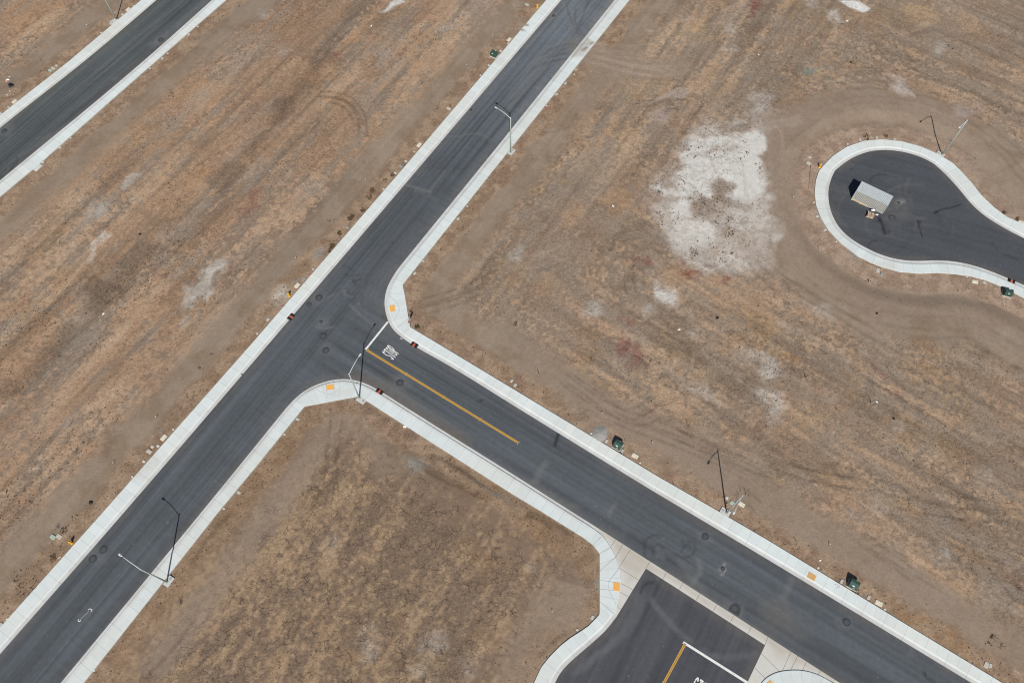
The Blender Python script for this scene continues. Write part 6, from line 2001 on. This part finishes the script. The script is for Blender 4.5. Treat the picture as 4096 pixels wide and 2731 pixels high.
# ------------------------------------------------------------------ stubs, stakes, litter, planks
def build_small():
    BLK = plain('black_conduit', (44, 40, 38), .6, 0, .2, 8.)
    RUST = plain('rusty_stub', (92, 70, 56), .8, 0, .25, 8.)
    # bent cable stubs left sticking out of the verge
    stubs = (((167.7, 243.9), 2, .5, 'pair of thin bent cable stubs above the row of three lids'), ((516, 433), 2, .6, 'dark looped cable stub in the strip below the upper left road'), ((919, 37), 3, .5, 'tangle of brown cable stubs at the top near the upper left road'), ((955, 30), 2, .7, 'tall bent cable stub at the top right of the tangle'),
             ((2481.4, 142), 3, .7, 'trio of dark cable stubs right of the muddy crossing'), ((2507.5, 130.7), 1, .6, 'single dark cable stub right of the trio near the muddy crossing'), ((2129, 625), 1, .7, 'thin cable stub right of the upper street lamp'), ((2074, 663), 1, .7, 'flat dark cable stub below the upper street lamp'),
             ((3209, 607), 2, .5, 'upper looped cable stub left of the turning circle'), ((3180, 639), 2, .6, 'lower looped cable stub left of the turning circle'), ((3799, 561), 3, .6, 'dark cable stubs behind the leaning pole at the turning circle'), ((4073.8, 490), 1, .5, 'short dark cable stub near the right edge above the turning circle'),
             ((1337, 874), 2, .8, 'upper pair of dark cable stubs in the long strip beside the long road'), ((1314, 888), 3, .9, 'splayed dark cable stubs just left of the upper pair'), ((1871, 938), 2, 1., 'dark bent cable stub right of the long road above the curve'),
             ((848, 1418), 2, .9, 'arched cable stub in the strip left of the long road below the junction'), ((804, 1476), 4, .7, 'cluster of dark cable stubs below the arched one on the long road'), ((3470, 1127), 4, 1.0, 'fan of long dark cable stubs below the turning circle'), ((3508, 1148), 1, 1.3, 'leaning dark cable stub right of the fan below the turning circle'),
             ((2147.5, 1494), 2, .7, 'dark forked cable stub above the pair of meter boxes on the side road'), ((2957, 1973), 2, 1.0, 'looped brown cable stub above the side road lamp'), ((2986, 1978), 3, 1.0, 'looped black cable stub right of the side road lamp'), ((727.4, 2415), 4, .9, 'heap of dark bent cable stubs right of the lower left lamp'),
             ((3962.7, 2545), 4, .9, 'branching black cable stub above the orange grass at lower right'), ((4000, 2582), 4, .7, 'forked black cable stub near the lower right corner'), ((229, 2113), 3, .8, 'dark pipe stubs lying above the pair of lids at lower left'), ((378, 2058), 1, .6, 'short dark stub beside the pavement left of the long road'))
    for (px, py), n, hgt, lab in stubs:
        x, y = g1(px, py, .05)
        rnd = random.Random(int(px * 7 + py))
        root = empty('cable_stub', (x, y, gz(x, y)))
        tag(root, lab, 'cable stub', 'bent cable stubs sticking out of the lots')
        for k in range(n):
            a = rnd.uniform(0, 6.28)
            l = hgt * rnd.uniform(.6, 1.1)
            bend = rnd.uniform(.2, .9)
            o = Vector((rnd.uniform(-.25, .25), rnd.uniform(-.25, .25), -.1)) * (n > 1)
            pts = [o + Vector((math.cos(a) * l * bend * t ** 1.6, math.sin(a) * l * bend * t ** 1.6, l * (t - .45 * bend * t ** 3))) for t in (0, .2, .4, .6, .8, 1.)]
            MB().tube(pts, .022 if k % 2 else .028, 7).build('cable', BLK if (k + n) % 3 else RUST, root)
    # white topped stakes
    WT, WDN = plain('stake_white', (240, 240, 234), .6, 0, .04, 9.), plain('stake_wood', (150, 120, 90), .85, 0, .2, 7.)
    pr = empty('survey_stake')
    MB().box((0, 0, .18), (.05, .03, .56)).build('shaft', WDN, pr)
    MB().box((0, 0, .50), (.11, .09, .16), 0, bev=.02).build('white_cap', WT, pr)
    first = True
    for px, py, lab in ((348, 101, 'white capped stake in the bare strip left of the top left lamp'), (1970.5, 143.7, 'white capped stake above the upper green transformer'), (1866.8, 261.3, 'white capped stake in the bare strip left of the upper transformer'), (1597, 568.4, 'white capped stake left of the tilted white vault lid'),
                        (1464.8, 718.7, 'white capped stake above the splayed cable stubs'), (1184, 1031, 'white capped stake left of the grey gravel spill'), (623.7, 1667.8, 'white capped stake above the cluster of five lids'), (453, 1851.6, 'white capped stake below left of the cluster of five lids'), (2408.2, 1651.3, 'white capped stake beside the dug clods on the side road'),
                        (2607.7, 1768.9, 'white capped stake right of the middle green transformer'), (3172, 787.5, 'white capped stake left of the turning circle'), (3278, 994, 'white capped stake below left of the turning circle'), (3837.3, 1165.2, 'white capped stake below the white vault lid of the turning circle'), (4017.2, 1217.9, 'white capped stake below the transformer at the right edge'),
                        (3319.4, 2177.4, 'white capped stake above the faded orange pad'), (2209, 2446.5, 'white capped stake in the cracked lot left of the entrance curve'), (2069, 2297, 'dark capped stake in the cracked lot'), (1866, 268, '')):
        if not lab:
            continue
        o = pr if first else copy_tree(pr)
        first = False
        x, y = g1(px, py, .4)
        o.location = (x, y, gz(x, y))
        o.rotation_euler = (random.uniform(-.12, .12), random.uniform(-.12, .12), random.uniform(0, 3))
        tag(o, lab, 'stake', 'capped survey stakes in the lots')
        if lab.startswith('dark'):
            for ch in o.children:
                if ch.name.startswith('white_cap'):
                    ch.data = ch.data.copy()
                    ch.data.materials[0] = BLK
                    ch.name = 'dark_cap'
    # rubbish bag
    x, y = g1(41, 339, .15)
    root = empty('rubbish_bag', (x, y, gz(x, y)))
    tag(root, 'black shiny rubbish bag with pointed ends lying in the dirt', 'rubbish bag')
    BAG = plain('bag_plastic', (30, 32, 34), .35, 0, .3, 9., spec=.5)
    p0, p1 = np.array(g1(33, 329)), np.array(g1(48, 350))
    ax = Vector((*(p1 - p0), 0)).normalized()
    side = Vector((-ax.y, ax.x, 0))
    rnd = random.Random(3)
    vs, fs = [], []
    secs = [(-.55, .06, .06), (-.45, .22, .14), (-.25, .34, .26), (0, .40, .32), (.25, .46, .28), (.45, .50, .16), (.56, .46, .06)]
    for s_, hw, hh in secs:
        for k in range(14):
            t = math.pi * k / 13
            jit = rnd.uniform(.85, 1.12)
            vs.append(ax * (s_ * 1.2) + side * (-math.cos(t) * hw * jit) + Vector((0, 0, max(math.sin(t) * hh * jit, -.02))))
    fs = [(i * 14 + k, i * 14 + k + 1, (i + 1) * 14 + k + 1, (i + 1) * 14 + k) for i in range(6) for k in range(13)]
    m = MB().add(vs, fs + [list(range(13, -1, -1)), [6 * 14 + k for k in range(14)]], 0, False)
    m.build('bag_body', BAG, root)
    knot = p1 - p0
    MB().tube([ax * .60 + side * -.35 + Vector((0, 0, .05)), ax * .78 + side * -.42 + Vector((0, 0, .04))], [.09, .03], 8).build('tied_corner', BAG, root)
    # litter
    LW, LP = plain('litter_white', (238, 236, 228), .6, 0, .06, 14.), plain('litter_pink', (220, 170, 170), .6, 0, .2, 14.)
    for i, (px, py, s, mt, lab) in enumerate(((31.4, 319, .30, LW, 'heap of white crumpled litter above the rubbish bag'), (25.5, 324, .22, LP, 'pinkish crumpled litter beside the white heap above the rubbish bag'), (36.6, 307.5, .13, LW, 'single white scrap above the litter heap'), (27, 380, .12, LW, 'white scrap below the rubbish bag at the left edge'),
                                           (54.4, 379, .09, LW, 'small white scrap right of the one below the rubbish bag'), (37.5, 364, .12, LW, 'white scrap just under the rubbish bag'), (1485.7, 104.5, .22, LW, 'white scrap in the grass at the top middle'), (3389, 84, .2, LW, 'white scrap at the top right'), (413, 1254.5, .24, LW, 'white crumpled scrap in the rusty grass at left'),
                                           (2452, 824, .22, LW, 'white scrap in the straw left of the salt pan'), (2717, 1318, .24, LW, 'white scrap in the cracked earth below the salt pan'), (3035, 219, .16, LW, 'white scrap in the field above the salt pan'), (1618.5, 1704.9, .26, LW, 'white scrap beside the south pavement of the side road'), (2297, 297, .14, LW, 'white star shaped scrap below the muddy crossing'),
                                           (3508, 1606, .2, LW, 'white scrap by the dead branch in the right field'), (3282, 2239, .16, LW, 'white scrap above the faded orange pad'), (1080, 683, .12, LW, 'white speck of litter in the west field'), (2241, 1412, .0, LW, ''), (1397, 1420, .0, LW, ''))):
        if not s:
            continue
        x, y = g1(px, py, .1)
        o = crumple('litter', mt, s, s * .6, i + 20, 9)
        o.location = (x, y, gz(x, y) - .01)
        o.scale = (1.3, .8, 1)
        o.rotation_euler = (0, 0, i * 1.3)
        tag(o, lab, 'litter', 'scraps of litter in the lots')
    for i, (px, py, s, lab) in enumerate(((560.5, 937, .26, 'black scrap in the west field'), (3403, 251, .26, 'black scrap in the field above the turning circle'), (3795, 180, .16, 'left of two black scraps in the top right field'), (3811, 194, .18, 'right of two black scraps in the top right field'), (3502, 1259, .24, 'black scrap below the turning circle'),
                                        (2869, 1271, .3, 'dark scrap in the cracked earth right of the white patch'), (3576, 1672, .26, 'black scrap above the red plants in the right field'), (363, 2009, .34, 'dark lump in the strip left of the long road'), (1885, 439, .2, 'small dark lump beside the kerb of the upper long road'), (967, 1496, .14, 'tiny dark lump in the gutter below the junction'))):
        x, y = g1(px, py, .1)
        o = crumple('scrap', BLK, s, s * .7, i + 50, 8)
        o.location = (x, y, .0 if i > 7 else gz(x, y) - .01)
        tag(o, lab, 'scrap', 'dark scraps lying about')
    # long boards and rods
    PL = [plain('weathered_plank', (170, 150, 132), .85, 0, .15, 4.), plain('brown_plank', (126, 96, 78), .85, 0, .2, 4.), plain('pale_pipe', (206, 194, 178), .6, 0, .08, 5.)]

    def plank(name, a, b, wd, th, mt, lab, cat='timber', grp=None, z=.0):
        a, b = Vector((*g1(*a, .08), 0)), Vector((*g1(*b, .08), 0))
        c = (a + b) / 2
        d = b - a
        o = MB().box((0, 0, th / 2), (d.length, wd, th)).build(name, mt)
        o.location = (c.x, c.y, gz(c.x, c.y) + z)
        o.rotation_euler = (0, 0, math.atan2(d.y, d.x))
        tag(o, lab, cat, grp)
    g = 'loose boards around the turning circle'
    plank('plank', (3244.5, 656), (3246, 758), .10, .08, PL[0], 'long grey board standing nearest the kerb left of the turning circle', grp=g)
    plank('plank', (3243, 655), (3234.5, 752), .07, .06, PL[1], 'thin dark board splayed left of the long grey board', grp=g)
    plank('plank', (3249, 690), (3253.5, 758), .14, .10, PL[0], 'short wide board at the right of the splayed boards', grp=g)
    plank('plank', (3462, 1052), (3524, 1072), .09, .06, PL[1], 'left brown board lying on the pavement below the turning circle', grp=g, z=.14)
    plank('plank', (3524, 1072), (3581, 1095.5), .12, .08, PL[0], 'right grey board lying along the pavement below the turning circle', grp=g, z=.05)
    plank('plank', (230, 2234), (244, 2225), .13, .10, PL[2], 'white pipe beside the pavement below the lower left hydrant', 'pipe')
    plank('plank', (429, 405), (437, 420), .06, .05, PL[2], 'white stick beside the pavement of the upper left road', 'stick')
    plank('plank', (2052, 16), (2061, 30), .06, .05, PL[2], 'pale rod at the top beside the pale green lid', 'stick')
    plank('plank', (2061, 30), (2098, 32), .05, .05, PL[1], 'brown rod lying right of the pale rod at the top', 'stick')
    plank('plank', (2380, 2262), (2379, 2305), .12, .07, PL[0], 'grey board lying beside the entrance corner pavement', 'timber')
    plank('plank', (2792, 1950), (2799, 1955), .06, .05, PL[2], 'short white stick in the dirt left of the side road lamp', 'stick')
    plank('plank', (3228, 1428), (3243, 1434), .05, .05, PL[2], 'upper pale stick in the middle of the right field', 'stick')
    plank('plank', (3230, 1461), (3244, 1466), .05, .05, PL[2], 'lower pale stick in the middle of the right field', 'stick')
    plank('plank', (4057, 2678), (4080, 2694), .06, .05, PL[2], 'pale stick at the lower right corner', 'stick')
    plank('plank', (165, 684), (182, 704), .10, .1, PL[0], 'short beam beside the catch basin at the left edge', 'timber')
    plank('plank', (184, 668), (203, 684), .12, .12, PL[0], 'dark shadowed beam right of the catch basin at the left edge', 'timber')
    # dead branches in the right field
    for (px, py), lab in (((3222, 1512), 'dead forked branch standing in the right field left of centre'), ((3484, 1612), 'dead white branch with a dark fork in the right field')):
        x, y = g1(px, py, .05)
        root = empty('dead_branch', (x, y, gz(x, y)))
        tag(root, lab, 'branch')
        MB().tube([(0, 0, 0), (-.1, .3, .35), (-.25, .9, .6)], [.05, .04, .02], 7).build('dark_limb', BLK, root)
        MB().tube([(0, 0, .05), (.35, .15, .18), (.9, .4, .2)], [.035, .03, .015], 7).build('pale_limb', PL[2], root)
    # heaped gravel
    x, y = g1(2400, 1735, .1)
    m = MB()
    rnd = np.random.default_rng(5)
    n = 30
    vs = [(0, 0, .38)]
    for i in range(1, 9):
        for k in range(n):
            t = 2 * math.pi * k / n
            rr = 1.25 * i / 8 * (1 + .12 * math.sin(2 * t) + .07 * math.sin(5 * t + 1))
            vs.append((rr * math.cos(t) * 1.15, rr * math.sin(t), max(.38 * (1 - (i / 8) ** 1.5) + rnd.uniform(-.025, .025), -.05 if i == 8 else 0)))
    fs = [(0, 1 + k, 1 + (k + 1) % n) for k in range(n)] + [(1 + (i - 1) * n + k, 1 + i * n + k, 1 + i * n + (k + 1) % n, 1 + (i - 1) * n + (k + 1) % n) for i in range(1, 8) for k in range(n)]
    k = N('gravel', .95)
    f = k.noise(9., 4, rough=.75)
    k.col(k.mix(f, A(112, 110, 106), A(196, 192, 184)))
    k.bump(f, .08, .8)
    o = m.add(vs, fs, 0, True).build('gravel_heap', k.m)
    o.location = (x, y, .04)
    o.rotation_euler = (0, 0, .6)
    tag(o, 'low heap of grey gravel against the side road pavement', 'gravel heap')


# ------------------------------------------------------------------ light and camera
def light_and_camera():
    SUN = Vector((.0164, -1.043, 1.)).normalized()
    el, az = math.asin(SUN.z), math.atan2(SUN.x, SUN.y)
    wd = bpy.data.worlds.new('World')
    SC.world = wd
    wd.use_nodes = True
    bg = wd.node_tree.nodes['Background']
    sky = wd.node_tree.nodes.new('ShaderNodeTexSky')
    sky.sky_type = 'NISHITA'
    sky.sun_disc = False
    sky.sun_elevation = el
    sky.sun_rotation = az
    sky.air_density = 1.
    sky.dust_density = .6
    wd.node_tree.links.new(sky.outputs[0], bg.inputs['Color'])
    bg.inputs['Strength'].default_value = .05
    su = bpy.data.lights.new('sun', 'SUN')
    su.energy = 4.2
    su.angle = math.radians(.53)
    su.color = (1., .965, .91)
    so = bpy.data.objects.new('sun', su)
    COL.objects.link(so)
    so.rotation_euler = SUN.to_track_quat('Z', 'Y').to_euler()
    so.location = (0, -50, 150)
    cam = bpy.data.cameras.new('camera')
    cam.sensor_width = 36.
    cam.lens = F / 4096 * 36
    cam.clip_end = 6000
    cam.clip_start = .5
    co = bpy.data.objects.new('camera', cam)
    COL.objects.link(co)
    co.matrix_world = Matrix.Translation((0, 0, ALT)) @ (Matrix.Rotation(TILT, 4, 'X') @ Matrix.Rotation(ROLL, 4, 'Z'))
    SC.camera = co
    SC.view_settings.view_transform = 'Standard'
    SC.view_settings.look = 'None'
    SC.view_settings.gamma = 1
    SC.view_settings.exposure = .3
    SC.cycles.use_denoising = False
    SC.cycles.filter_width = 1.15


build_ground()
road = build_roads()
build_pavements()
build_lamps()
build_boxes()
build_manholes()
markings(road, bpy.data.objects['road.001'])
build_pads()
build_hydrants()
build_transformers()
build_drain_bags()
build_sign()
build_container()
build_small()
light_and_camera()
